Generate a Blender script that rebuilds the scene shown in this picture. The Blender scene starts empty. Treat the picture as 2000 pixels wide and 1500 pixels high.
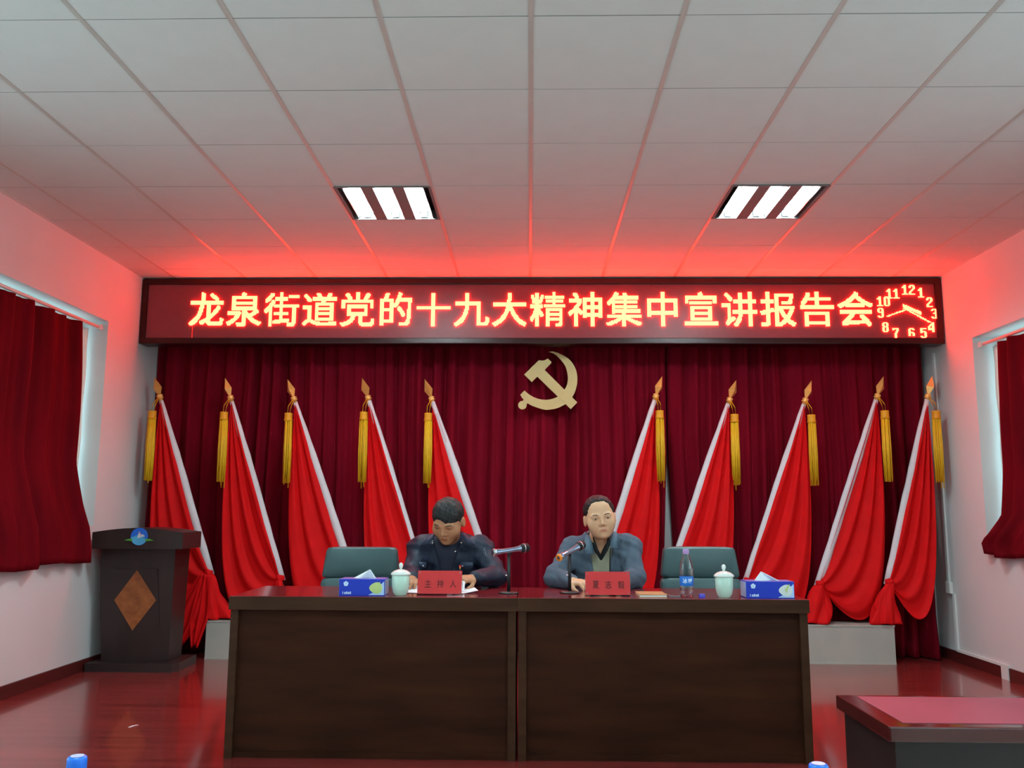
import bpy, bmesh, math, random
import numpy as np
from mathutils import Vector, Matrix
random.seed(7); rng = np.random.default_rng(7)
SC = bpy.context.scene; COL = SC.collection
PI = math.pi

def S(r, g, b):
    f = lambda c: (c/255)/12.92 if c/255 <= .04045 else ((c/255+.055)/1.055)**2.4
    return (f(r), f(g), f(b))

# ---------------------------------------------------------------- camera, world, exposure
CAM_Z = 1.167
cam_d = bpy.data.cameras.new('camera'); cam = bpy.data.objects.new('camera', cam_d); COL.objects.link(cam)
cam_d.sensor_width = 36; cam_d.lens = 1691.36/2000*36; cam_d.clip_start = .05; cam_d.clip_end = 200
def cam_matrix(p, y, r):
    f = Vector((math.sin(y)*math.cos(p), math.cos(y)*math.cos(p), math.sin(p)))
    rt = Vector((math.cos(y), -math.sin(y), 0)); up = rt.cross(f)
    x = rt*math.cos(r)+up*math.sin(r); u = up*math.cos(r)-rt*math.sin(r); b = -f
    M = Matrix(((x.x, u.x, b.x, 0), (x.y, u.y, b.y, 0), (x.z, u.z, b.z, CAM_Z), (0, 0, 0, 1)))
    return M
cam.matrix_world = cam_matrix(.1462, -.0211, .0043)
SC.camera = cam
W = bpy.data.worlds.new('overcast_sky'); SC.world = W; W.use_nodes = True
bgn = W.node_tree.nodes['Background']
bgn.inputs[0].default_value = (.62, .92, .99, 1); bgn.inputs[1].default_value = 4.0
TUBE = 230.0         # radiance of the fluorescent tubes
LED = 26.0          # radiance of the lit diodes
SC.view_settings.view_transform = 'Standard'; SC.view_settings.look = 'None'
SC.view_settings.gamma = 1; SC.view_settings.use_curve_mapping = False
SC.view_settings.exposure = 0.0
SC.cycles.use_light_tree = False; SC.cycles.max_bounces = 6; SC.cycles.diffuse_bounces = 4; SC.cycles.glossy_bounces = 3; SC.cycles.transparent_max_bounces = 8

# ---------------------------------------------------------------- materials
def mat(name, col, rough=.5, metal=0., var=.08, scale=12., bump=0., bscale=80., stretch=None, spec=.5,
        sheen=0., sheencol=None, emis=None, estr=0., trans=0., alpha=None, coat=0., col2=None, detail=3., attr=None):
    m = bpy.data.materials.new(name); m.use_nodes = True
    nt = m.node_tree; N = nt.nodes; L = nt.links; b = N['Principled BSDF']
    tc = N.new('ShaderNodeTexCoord'); mp = N.new('ShaderNodeMapping'); L.new(tc.outputs['Object'], mp.inputs[0])
    if stretch: mp.inputs['Scale'].default_value = stretch
    nz = N.new('ShaderNodeTexNoise'); nz.inputs['Scale'].default_value = scale; nz.inputs['Detail'].default_value = detail
    L.new(mp.outputs[0], nz.inputs['Vector'])
    cr = N.new('ShaderNodeValToRGB')
    a = tuple(max(0, c*(1-var)) for c in col); c2 = col2 if col2 else tuple(min(1, c*(1+var)) for c in col)
    cr.color_ramp.elements[0].position = .3; cr.color_ramp.elements[1].position = .7
    cr.color_ramp.elements[0].color = (*a, 1); cr.color_ramp.elements[1].color = (*c2, 1)
    L.new(nz.outputs['Fac'], cr.inputs[0])
    out = cr.outputs[0]
    if attr:
        at = N.new('ShaderNodeAttribute'); at.attribute_name = attr
        mx = N.new('ShaderNodeMix'); mx.data_type = 'RGBA'; mx.blend_type = 'MULTIPLY'; mx.inputs[0].default_value = 1
        L.new(out, mx.inputs[6]); L.new(at.outputs['Color'], mx.inputs[7]); out = mx.outputs[2]
    L.new(out, b.inputs['Base Color'])
    b.inputs['Roughness'].default_value = rough; b.inputs['Metallic'].default_value = metal
    b.inputs['Specular IOR Level'].default_value = spec
    b.inputs['Coat Weight'].default_value = coat; b.inputs['Coat Roughness'].default_value = .08
    if sheen:
        b.inputs['Sheen Weight'].default_value = sheen; b.inputs['Sheen Roughness'].default_value = .4
        b.inputs['Sheen Tint'].default_value = (*(sheencol or (1, 1, 1)), 1)
    if trans: b.inputs['Transmission Weight'].default_value = trans; b.inputs['IOR'].default_value = 1.25
    if emis: b.inputs['Emission Color'].default_value = (*emis, 1); b.inputs['Emission Strength'].default_value = estr
    if bump:
        n2 = N.new('ShaderNodeTexNoise'); n2.inputs['Scale'].default_value = bscale; n2.inputs['Detail'].default_value = 4
        L.new(mp.outputs[0], n2.inputs['Vector'])
        bp = N.new('ShaderNodeBump'); bp.inputs['Strength'].default_value = bump; bp.inputs['Distance'].default_value = .01
        L.new(n2.outputs['Fac'], bp.inputs['Height']); L.new(bp.outputs[0], b.inputs['Normal'])
    return m
def clear(name, tint, refl=.1):
    m = bpy.data.materials.new(name); m.use_nodes = True; nt = m.node_tree; N = nt.nodes; L = nt.links
    N.remove(N['Principled BSDF']); o = N['Material Output']
    t = N.new('ShaderNodeBsdfTransparent'); t.inputs[0].default_value = (*tint, 1)
    g = N.new('ShaderNodeBsdfGlossy'); g.inputs['Roughness'].default_value = .06
    fr = N.new('ShaderNodeLayerWeight'); fr.inputs[0].default_value = refl
    mx = N.new('ShaderNodeMixShader'); L.new(fr.outputs['Facing'], mx.inputs[0]); L.new(t.outputs[0], mx.inputs[1]); L.new(g.outputs[0], mx.inputs[2])
    L.new(mx.outputs[0], o.inputs[0]); return m

M = {}
M['wall'] = mat('wall_paint', S(214, 210, 210), .75, var=.025, scale=2.5, bump=.03)
M['tile'] = mat('ceiling_tile_board', S(212, 209, 206), .85, var=.02, scale=6, bump=.04, bscale=300)
M['slab'] = mat('ceiling_void', S(60, 60, 60), .9)
M['tee'] = mat('tee_bar_metal', S(196, 188, 181), .4, metal=.15, var=.03)
M['ctee'] = mat('cross_tee_metal', S(120, 114, 110), .6, metal=.2, var=.03)
M['floor'] = mat('red_laminate', S(130, 42, 40), .2, var=.25, scale=3.0, stretch=(.35, 6, 1), col2=S(164, 58, 54), bump=.02, bscale=10, detail=6, spec=.7, coat=.5)
M['hall'] = mat('hall_floor', S(205, 200, 190), .35, var=.1, scale=3)
M['base'] = mat('baseboard_wood', S(82, 28, 26), .35, var=.2, scale=4, stretch=(1, .3, 4))
M['white'] = mat('white_plastic', S(225, 225, 222), .45, var=.02)
M['pvc'] = mat('white_pvc', S(230, 233, 232), .4, var=.02)
M['pane'] = clear('window_glass', (.92, .97, .97), .12)
M['sheer'] = mat('sheer_cloth', S(236, 240, 232), .8, var=.03, trans=.35)
M['velvet'] = mat('velvet', S(120, 8, 28), .9, var=.2, scale=5, sheen=.06, sheencol=S(180, 40, 80), spec=.08, bump=.1, bscale=160, stretch=(1, 1, .25))
M['wcurt'] = mat('window_velvet', S(98, 3, 14), .9, var=.2, scale=6, spec=.08, stretch=(1, 1, .3), bump=.08, bscale=200)
M['signframe'] = mat('sign_frame', S(48, 14, 16), .3, var=.1, metal=.3)
M['signface'] = mat('led_panel', S(136, 60, 68), .38, var=.06, scale=30)
M['led'] = mat('lit_diodes', S(255, 90, 60), .5, emis=(1.0, .040, .0165), estr=LED)
M['ledred'] = mat('red_diodes', S(255, 30, 30), .5, emis=(1.0, .03, .02), estr=1.2)
M['tube'] = mat('fluorescent_tube', (1, 1, 1), .4, emis=(.72, 1.0, 1.04), estr=TUBE)
M['reflector'] = mat('lamp_reflector', S(240, 240, 238), .25, metal=.6, var=.01)
M['lampgrey'] = mat('lamp_panel_grey', S(120, 116, 116), .7, spec=.2, var=.03)
M['deskfront'] = mat('dark_walnut', S(46, 22, 14), .5, spec=.06, var=.3, scale=3.5, stretch=(.5, 1, 3), col2=S(60, 30, 18), detail=6, bump=.03)
M['deskedge'] = mat('walnut_edge', S(58, 33, 20), .45, spec=.12, var=.22, scale=8, stretch=(.5, 1, 3))
M['desktop'] = mat('polished_mahogany', S(132, 36, 42), .2, var=.25, scale=3, stretch=(.4, 3, 1), coat=.4)
M['hallside'] = mat('hall_desk_side', S(30, 15, 15), .4, var=.2, scale=5)
M['halltop'] = mat('hall_desk_top', S(150, 64, 82), .36, var=.08, scale=5)
M['hallrim'] = mat('hall_desk_rim', S(70, 20, 20), .18, var=.15, scale=5, coat=.4)
M['podium'] = mat('lectern_wood', S(48, 33, 32), .42, var=.2, scale=8, stretch=(1, 1, .3))
M['lozenge'] = mat('burl_veneer', S(158, 86, 40), .4, var=.2, scale=18, col2=S(176, 102, 52))
M['plinth'] = mat('speckled_board', S(186, 184, 176), .4, var=.05, scale=4, col2=S(196, 190, 180))
M['flagred'] = mat('flag_cloth', S(218, 14, 18), .7, var=.06, scale=6, spec=.15)
M['sleeve'] = mat('white_sleeve', S(226, 220, 224), .6, var=.03)
M['gold'] = mat('polished_gold', S(255, 190, 104), .25, metal=.25, var=.04)
M['tassel'] = mat('yellow_thread', S(232, 172, 8), .6, var=.18, scale=40, stretch=(6, 6, .3), col2=S(246, 196, 24))
M['tasselband'] = mat('gold_band', S(228, 156, 16), .6)
M['emblem'] = mat('brushed_gold', S(214, 182, 124), .45, metal=.15, var=.03)
M['leather'] = mat('green_leather', S(58, 84, 86), .42, var=.06, bump=.08, bscale=250)
M['blackplastic'] = mat('black_plastic', S(24, 24, 25), .45)
M['chrome'] = mat('chrome', S(205, 205, 208), .22, metal=1, var=.02)
M['porcelain'] = mat('celadon_porcelain', S(196, 222, 205), .15, var=.02, coat=.5)
M['porcelainlid'] = mat('white_porcelain', S(230, 234, 228), .15, var=.02, coat=.5)
M['boxblue'] = mat('box_blue', S(18, 50, 180), .35, var=.04)
M['boxpurple'] = mat('box_lavender', S(130, 110, 190), .35, var=.04)
M['boxpale'] = mat('box_pale', S(176, 200, 236), .35, var=.05)
M['print'] = mat('white_print', S(205, 220, 245), .4, var=.03)
M['lilywhite'] = mat('lily_white', S(214, 216, 214), .4, var=.05)
M['lilygreen'] = mat('lily_green', S(190, 205, 130), .4, var=.08)
M['tissue'] = mat('tissue_paper', S(240, 244, 242), .9, var=.02)
M['paper'] = mat('white_paper', S(236, 238, 242), .85, var=.02)
M['platered'] = mat('red_card', S(208, 34, 38), .6, var=.04)
M['ink'] = mat('dark_ink', S(92, 14, 14), .7)
M['acrylic'] = clear('clear_acrylic', (.95, .96, .97), .25)
M['pet'] = clear('clear_plastic', (.93, .90, .92), .35)
M['petcap'] = mat('lilac_cap', S(190, 150, 205), .4)
M['label'] = mat('bottle_label', S(24, 110, 205), .4, var=.05)
M['capblue'] = mat('blue_cap', S(24, 110, 225), .35, var=.04)
M['captop'] = mat('pale_cap_top', S(190, 190, 225), .4, var=.05)
M['violetcap'] = mat('violet_cap', S(70, 70, 190), .4)
M['cover'] = mat('tan_cover', S(176, 130, 84), .6)
M['phone'] = mat('grey_case', S(110, 100, 104), .4)
M['skin'] = mat('skin', S(222, 168, 130), .5, var=.05, scale=30, attr='tone')
M['skin2'] = mat('skin_tan', S(190, 132, 94), .5, var=.05, scale=30, attr='tone')
M['hair'] = mat('black_hair', S(22, 20, 22), .55, spec=.25, var=.35, scale=60, bump=.4, bscale=220)
M['hairgrey'] = mat('greying_hair', S(26, 26, 27), .5, var=.4, scale=40, bump=.5, bscale=160, col2=S(50, 50, 50), stretch=(2.5, 1, .5), spec=.25)
M['eyewhite'] = mat('eye_white', S(190, 180, 170), .3)
M['iris'] = mat('dark_iris', S(30, 20, 16), .2)
M['brow'] = mat('eyebrow_hair', S(92, 70, 56), .8)
M['greyjacket'] = mat('blue_grey_cloth', S(84, 95, 109), .85, spec=.2, var=.1, scale=14, bump=.15, bscale=90)
M['collar'] = mat('blue_collar_cloth', S(92, 110, 126), .8, spec=.2, var=.08, scale=14, bump=.1)
M['navy'] = mat('navy_nylon', S(22, 29, 46), .6, var=.15, scale=10, bump=.3, bscale=45, spec=.25)
M['navycollar'] = mat('navy_collar_cloth', S(38, 48, 72), .65, var=.1, scale=20)
M['blacktop'] = mat('black_knit', S(18, 18, 20), .85, bump=.1)
M['navytop'] = mat('dark_blue_knit', S(24, 26, 46), .85, bump=.1)
M['beige'] = mat('beige_knit', S(160, 154, 130), .9, bump=.2, bscale=200)
M['trouser'] = mat('dark_trouser', S(28, 28, 34), .8)
M['shoe'] = mat('black_shoe', S(18, 17, 17), .35)
M['logoblue'] = mat('logo_blue', S(40, 110, 220), .4)
M['logocyan'] = mat('logo_cyan', S(90, 180, 225), .4)
M['logowhite'] = mat('logo_white', S(220, 220, 230), .4)
M['logopink'] = mat('logo_pink', S(215, 150, 170), .4)
M['logogreen'] = mat('logo_green', S(90, 165, 60), .4)
M['orange'] = mat('orange_ring', S(235, 130, 30), .4)
M['micbody'] = mat('microphone_metal', S(150, 160, 182), .22, metal=.8)
M['grille'] = mat('microphone_grille', S(34, 34, 38), .5, metal=.5, bump=.5, bscale=900)

# ---------------------------------------------------------------- helpers
def thing(name, label, cat, loc=(0, 0, 0), group=None, rotz=0):
    o = bpy.data.objects.new(name, None); COL.objects.link(o); o.location = loc; o.rotation_euler = (0, 0, rotz)
    o.empty_display_size = .1; tag(o, label, cat, group); return o
def tag(o, label, cat, group=None):
    o['label'] = label; o['category'] = cat
    if group: o['group'] = group
    return o
def wloc(p):
    v = Vector((0, 0, 0))
    while p is not None: v += p.location; p = p.parent
    return v
def obj(name, src, m, parent=None, smooth=False, world=True):
    """src: bmesh or Mesh in world coordinates (parents carry translations only at build time)"""
    if isinstance(src, bmesh.types.BMesh):
        me = bpy.data.meshes.new(name); src.to_mesh(me); src.free()
    else: me = src
    o = bpy.data.objects.new(name, me); COL.objects.link(o)
    if not me.materials:
        for k in (m if isinstance(m, (list, tuple)) else [m]): me.materials.append(M[k] if isinstance(k, str) else k)
    if parent is not None:
        o.parent = parent
        if world:
            v = wloc(parent)
            if v.length > 1e-9: me.transform(Matrix.Translation(-v))
    if smooth: me.shade_smooth()
    return o
def struct(name, src, m, smooth=False):
    o = obj(name, src, m, None, smooth); o['kind'] = 'structure'; return o
def box(bm, x0, x1, y0, y1, z0, z1, bev=0):
    r = bmesh.ops.create_cube(bm, size=1)
    vs = r['verts']
    for v in vs:
        v.co = Vector((x0 if v.co.x < 0 else x1, y0 if v.co.y < 0 else y1, z0 if v.co.z < 0 else z1))
    if bev:
        es = list({e for v in vs for e in v.link_edges})
        bmesh.ops.bevel(bm, geom=es, offset=bev, segments=2, affect='EDGES', profile=.7)
    return bm
def B(*a, bev=0): return box(bmesh.new(), *a, bev=bev)
def lathe(prof, n=24, c=(0, 0, 0), bm=None):
    bm = bm or bmesh.new(); rings = []
    for r, z in prof:
        if r < 1e-6: rings.append([bm.verts.new((c[0], c[1], c[2]+z))])
        else: rings.append([bm.verts.new((c[0]+r*math.cos(2*PI*i/n), c[1]+r*math.sin(2*PI*i/n), c[2]+z)) for i in range(n)])
    for a, b in zip(rings, rings[1:]):
        for i in range(n):
            j = (i+1) % n
            if len(a) == 1 and len(b) == 1: continue
            if len(a) == 1: bm.faces.new((a[0], b[j], b[i]))
            elif len(b) == 1: bm.faces.new((a[i], a[j], b[0]))
            else: bm.faces.new((a[i], a[j], b[j], b[i]))
    bmesh.ops.recalc_face_normals(bm, faces=bm.faces)
    return bm
def tube(pts, rad, n=10, bm=None, cap=True, flat=1.0):
    bm = bm or bmesh.new(); pts = [Vector([float(q) for q in p]) for p in pts]
    rads = [float(q) for q in (rad if isinstance(rad, (list, tuple)) else [rad]*len(pts))]
    rings = []
    for i, p in enumerate(pts):
        d = (pts[min(i+1, len(pts)-1)]-pts[max(i-1, 0)]).normalized()
        ref = Vector((0, 0, 1)) if abs(d.z) < .9 else Vector((0, 1, 0))
        a = d.cross(ref).normalized(); b = d.cross(a).normalized()
        rings.append([bm.verts.new(p+rads[i]*(a*math.cos(2*PI*k/n)+b*flat*math.sin(2*PI*k/n))) for k in range(n)])
    for r0, r1 in zip(rings, rings[1:]):
        for k in range(n): bm.faces.new((r0[k], r0[(k+1) % n], r1[(k+1) % n], r1[k]))
    if cap: bm.faces.new(rings[0][::-1]); bm.faces.new(rings[-1])
    bmesh.ops.recalc_face_normals(bm, faces=bm.faces)
    return bm
def prism_y(poly, y0, y1, bm=None):
    """polygon in (x,z), extruded from y0 (front) to y1"""
    bm = bm or bmesh.new()
    f = [bm.verts.new((x, y0, z)) for x, z in poly]; b = [bm.verts.new((x, y1, z)) for x, z in poly]
    bm.faces.new(f); bm.faces.new(b[::-1]); n = len(poly)
    for i in range(n): bm.faces.new((f[i], b[i], b[(i+1) % n], f[(i+1) % n]))
    bmesh.ops.recalc_face_normals(bm, faces=bm.faces); return bm
def prism_z(poly, z0, z1, bm=None):
    bm = bm or bmesh.new()
    f = [bm.verts.new((x, y, z0)) for x, y in poly]; b = [bm.verts.new((x, y, z1)) for x, y in poly]
    bm.faces.new(f[::-1]); bm.faces.new(b); n = len(poly)
    for i in range(n): bm.faces.new((f[i], f[(i+1) % n], b[(i+1) % n], b[i]))
    bmesh.ops.recalc_face_normals(bm, faces=bm.faces); return bm
def grid_mesh(name, P, thick=0):
    """P: array (nu,nv,3) -> Mesh, optionally doubled with thickness along the normals"""
    nu, nv, _ = P.shape
    idx = np.arange(nu*nv).reshape(nu, nv)
    q = np.stack([idx[:-1, :-1], idx[1:, :-1], idx[1:, 1:], idx[:-1, 1:]], -1).reshape(-1, 4)
    V = P.reshape(-1, 3)
    if thick:
        du = np.gradient(P, axis=0); dv = np.gradient(P, axis=1); n = np.cross(du, dv)
        n /= np.linalg.norm(n, axis=-1, keepdims=True)+1e-9
        V2 = (P-n*thick).reshape(-1, 3); k = nu*nv
        rim = np.concatenate([idx[:, 0], idx[-1, 1:], idx[-2::-1, -1], idx[0, -2:0:-1]])
        r2 = np.roll(rim, -1)
        q = np.concatenate([q, q[:, ::-1]+k, np.stack([r2, rim, rim+k, r2+k], -1)])
        V = np.concatenate([V, V2])
    me = bpy.data.meshes.new(name); me.from_pydata(V.tolist(), [], q.tolist()); me.update(); return me
def copy_tree(o, parent=None):
    c = o.copy(); COL.objects.link(c); c.parent = parent
    for ch in list(o.children):
        copy_tree(ch, c)
    return c
def text_tris(body, offset=0.0, shear=0.0):
    cu = bpy.data.curves.new('t', 'FONT'); cu.body = body; cu.offset = offset; cu.align_x = 'LEFT'; cu.resolution_u = 6; cu.shear = shear
    ob = bpy.data.objects.new('t', cu); COL.objects.link(ob); bpy.context.view_layer.update()
    me = ob.to_mesh(); me.calc_loop_triangles()
    V = np.array([v.co[:2] for v in me.vertices]); T = np.array([t.vertices[:] for t in me.loop_triangles])
    ob.to_mesh_clear(); bpy.data.objects.remove(ob); bpy.data.curves.remove(cu)
    return V, T
def text_mesh(body, h, cx, cz, y, depth, name, offset=0.0, box_h=None, width=None):
    """flat lettering standing in the xz plane, facing -y, centred on cx,cz"""
    V, T = text_tris(body, offset); lo = V.min(0); hi = V.max(0)
    s = h/(hi[1]-lo[1]); sx = s if width is None else width/(hi[0]-lo[0])
    X = (V[:, 0]-(lo[0]+hi[0])/2)*sx+cx; Z = (V[:, 1]-(lo[1]+hi[1])/2)*s+cz
    me = bpy.data.meshes.new(name)
    me.from_pydata(np.stack([X, np.full(len(X), y), Z], 1).tolist(), [], T.tolist()); me.update()
    bm = bmesh.new(); bm.from_mesh(me); bpy.data.meshes.remove(me)
    for f in bm.faces:
        if f.normal.y > 0: f.normal_flip()
    r = bmesh.ops.extrude_face_region(bm, geom=list(bm.faces))
    for v in r['geom']:
        if isinstance(v, bmesh.types.BMVert): v.co.y -= depth
    bmesh.ops.recalc_face_normals(bm, faces=bm.faces)
    return bm

# ---------------------------------------------------------------- the room
XL, XR, YB, YF, ZC = -3.27, 3.40, 7.5, -4.6, 3.107
HALL = -.2
struct('floor', B(XL-.3, XR+.3, 3.85, YB+.3, HALL-.1, 0), 'floor')
struct('floor_hall', B(XL-.3, XR+.3, YF-.3, 3.85, HALL-.2, HALL), 'hall')
def side_wall(name, x0, x1, opens):
    bm = bmesh.new(); y = YF-.3
    for (a, b, z0, z1) in sorted(opens):
        box(bm, x0, x1, y, a, HALL-.1, ZC+.2)
        box(bm, x0, x1, a, b, HALL-.1, z0); box(bm, x0, x1, a, b, z1, ZC+.2); y = b
    box(bm, x0, x1, y, YB+.3, HALL-.1, ZC+.2)
    return struct(name, bm, 'wall')
WL = (4.2, 6.51, 1.05, 2.612); WR = (4.3, 6.61, .95, 2.505)
ADDED_WIN = [(-4.2, -1.9), (-1.5, .9), (1.4, 3.7)]      # invented windows, unseen behind the viewer, added to let daylight in
side_wall('wall_left', XL-.26, XL, [WL]+[(a, b, .9, 2.612) for a, b in ADDED_WIN]); side_wall('wall_right', XR, XR+.26, [WR]+[(a, b, .9, 2.505) for a, b in ADDED_WIN])
struct('wall_back', B(XL-.26, XR+.26, YB, YB+.25, HALL-.1, ZC+.2), 'wall')
struct('wall_front', B(XL-.26, XR+.26, YF-.25, YF, HALL-.1, ZC+.2), 'wall')
# baseboards
struct('baseboard_left', B(XL, XL+.014, 3.87, YB, 0, .085), 'base')
bm = B(XR-.014, XR, 6.52, YB, 0, .085); box(bm, XR-.014, XR, 3.87, 6.42, 0, .085); struct('baseboard_right', bm, 'base')
struct('baseboard_back', B(XL+.014, XR-.014, YB-.014, YB, 0, .085), 'base')

# windows: white frame and panes at the outer side of the reveal
def window(name, xin, sgn, o):
    y0, y1, z0, z1 = o; xo = xin+sgn*.2
    bm = bmesh.new(); a, b = sorted((xo, xo+sgn*.05))
    box(bm, a, b, y0, y1, z0, z0+.06); box(bm, a, b, y0, y1, z1-.06, z1)
    n = 3
    for k in range(n+1):
        yc = y0+.03+(y1-y0-.06)*k/n; box(bm, a, b, yc-.03, yc+.03, z0+.06, z1-.06)
    w = struct(name, bm, 'pvc')
    for k in range(n):
        ya = y0+.06+(y1-y0-.06)*k/n; yb = y0+(y1-y0-.06)*(k+1)/n
        obj('pane', B(min(a, b)+.02, min(a, b)+.026, ya, yb, z0+.06, z1-.06), 'pane', w)
window('window_1', XL, -1, WL); window('window_2', XR, 1, WR)
for k, (a, b) in enumerate(ADDED_WIN): window('window_%d' % (3+k), XL, -1, (a, b, .9, 2.612)); window('window_%d' % (6+k), XR, 1, (a, b, .9, 2.505))  # made-up hall windows out of view, there for their daylight

# ceiling: slab, tee bars and every tile
ceil = struct('ceiling', B(XL-.26, XR+.26, YF-.3, YB+.3, ZC+.075, ZC+.25), 'slab')
GX = [XL]+[.0016+.6*i for i in range(-5, 6)]+[XR]
GY = [YF]+[3.1813+.6*j for j in range(-12, 8)]+[YB]
LAMPS = [(-1.1984, 4.9813), (1.2016, 4.9813), (-1.1984, 1.3813), (1.2016, 1.3813), (-1.1984, -2.2187), (1.2016, -2.2187)]  # last four are unseen, added behind the viewer to light the room
tiles = {}
for i in range(len(GX)-1):
    for j in range(len(GY)-1):
        x0, x1, y0, y1 = GX[i], GX[i+1], GY[j], GY[j+1]
        if y1-y0 < .02 or x1-x0 < .02: continue
        if any(abs(x0-a) < .02 and abs(y0-b) < .02 for a, b in LAMPS): continue
        w, d = round(x1-x0, 3), round(y1-y0, 3)
        if (w, d) not in tiles:
            bm = B(-w/2+.006, w/2-.006, -d/2+.003, d/2-.003, 0, .016, bev=0)
            me = bpy.data.meshes.new('ceiling_tile'); bm.to_mesh(me); bm.free(); me.materials.append(M['tile']); tiles[(w, d)] = me
        t = bpy.data.objects.new('ceiling_tile', tiles[(w, d)]); COL.objects.link(t); t.parent = ceil
        t.location = ((x0+x1)/2, (y0+y1)/2, ZC+random.uniform(0, .0012)); t.rotation_euler = (random.uniform(-.0012, .0012), random.uniform(-.0012, .0012), 0)
for x in GX[1:-1]: obj('ceiling_runner', B(x-.0105, x+.0105, YF, YB, ZC-.002, ZC+.001), 'tee', ceil)
for y in GY[1:-1]: obj('cross_tee', B(XL, XR, y-.0035, y+.0035, ZC+.002, ZC+.01), 'ctee', ceil)
bm = B(XL, XL+.02, YF, YB, ZC-.002, ZC+.002); box(bm, XR-.02, XR, YF, YB, ZC-.002, ZC+.002); obj('edge_trim', bm, 'tile', ceil)

# recessed three-tube ceiling lamps
def lamp(x, y, label):
    t = thing('ceiling_lamp', label, 'lamp', (x+.3, y+.3, ZC), 'recessed three-tube ceiling lamps')
    zc = ZC
    bm = bmesh.new()
    for a in ((x+.004, x+.02, y+.004, y+.596), (x+.58, x+.596, y+.004, y+.596), (x+.02, x+.58, y+.004, y+.016), (x+.02, x+.58, y+.584, y+.596)):
        box(bm, a[0], a[1], a[2], a[3], zc-.005, zc+.06)
    obj('frame', bm, 'lampgrey', t)
    for k in range(3):
        xc = x+.11+.19*k
        # trough
        P = np.zeros((13, 2, 3))
        for i in range(13):
            a = -1+i/6
            P[i, :, 0] = xc+.06*a; P[i, :, 2] = zc+.0+.052*(1-a*a)
            P[i, 0, 1] = y+.016; P[i, 1, 1] = y+.584
        obj('reflector', grid_mesh('reflector', P, .001), 'reflector', t, True)
        obj('tube', tube([(xc, y+.03, zc+.024), (xc, y+.57, zc+.024)], .013, 12), 'tube', t, True)
        for ye in (y+.02, y+.568):
            obj('tube_socket', B(xc-.02, xc+.02, ye, ye+.012, zc+.006, zc+.04), 'white', t)
    for k in range(2):
        xc = x+.205+.19*k; obj('centre_panel', B(xc-.037, xc+.037, y+.016, y+.584, zc-.004, zc+.004), 'lampgrey', t)
    return t
names = ['lit recessed three-tube lamp in the ceiling, left of the two in view', 'lit recessed three-tube lamp in the ceiling, right of the two in view',
         'added unseen ceiling lamp over the hall seats, left of the viewer', 'added unseen ceiling lamp over the hall seats, right of the viewer',
         'added unseen rear ceiling lamp at the far end of the hall, left side', 'added unseen rear ceiling lamp at the far end of the hall, right side']
for (x, y), n in zip(LAMPS, names): lamp(x, y, n)

# ---------------------------------------------------------------- LED sign
sg = thing('led_sign', 'long dark red LED sign with glowing Chinese characters and a clock under the ceiling', 'sign', (0, 7.1, 2.54))
SX0, SX1, SZ0, SZ1, SY = XL+.006, XR-.006, 2.54, 3.093, 7.03
bm = bmesh.new()
box(bm, SX0, SX1, SY, SY+.16, SZ0, SZ0+.05, .006); box(bm, SX0, SX1, SY, SY+.16, SZ1-.045, SZ1, .006)
box(bm, SX0, SX0+.045, SY, SY+.16, SZ0+.05, SZ1-.045); box(bm, SX1-.05, SX1, SY, SY+.16, SZ0+.05, SZ1-.045)
obj('frame', bm, 'signframe', sg)
obj('back_box', B(SX0+.01, SX1-.01, SY+.06, SY+.2, SZ0+.01, SZ1-.01), 'signframe', sg)
obj('display_panel', B(SX0+.045, SX1-.05, SY+.02, SY+.06, SZ0+.05, SZ1-.045), 'signface', sg)
PITCH = .0081; LY0 = SY+.02; LEDH = .009
def led_mesh(cells, name, h=LEDH):
    """cells: set of (i,k) diode indices -> raised diode blocks"""
    V = []; F = []; vi = {}
    def v(i, k, d):
        key = (i, k, d)
        if key not in vi: vi[key] = len(V); V.append((i*PITCH, LY0-h*d, k*PITCH))
        return vi[key]
    for (i, k) in cells:
        if (i-1, k) not in cells:
            e = i
            while (e, k) in cells: e += 1
            F.append((v(i, k, 1), v(e, k, 1), v(e, k+1, 1), v(i, k+1, 1)))
        for (di, dk, a, b) in ((-1, 0, (i, k+1), (i, k)), (1, 0, (i+1, k), (i+1, k+1)), (0, -1, (i, k), (i+1, k)), (0, 1, (i+1, k+1), (i, k+1))):
            if (i+di, k+dk) not in cells: F.append((v(*a, 1), v(*a, 0), v(*b, 0), v(*b, 1)))
    me = bpy.data.meshes.new(name); me.from_pydata(V, [], F); me.update(); return me
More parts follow.
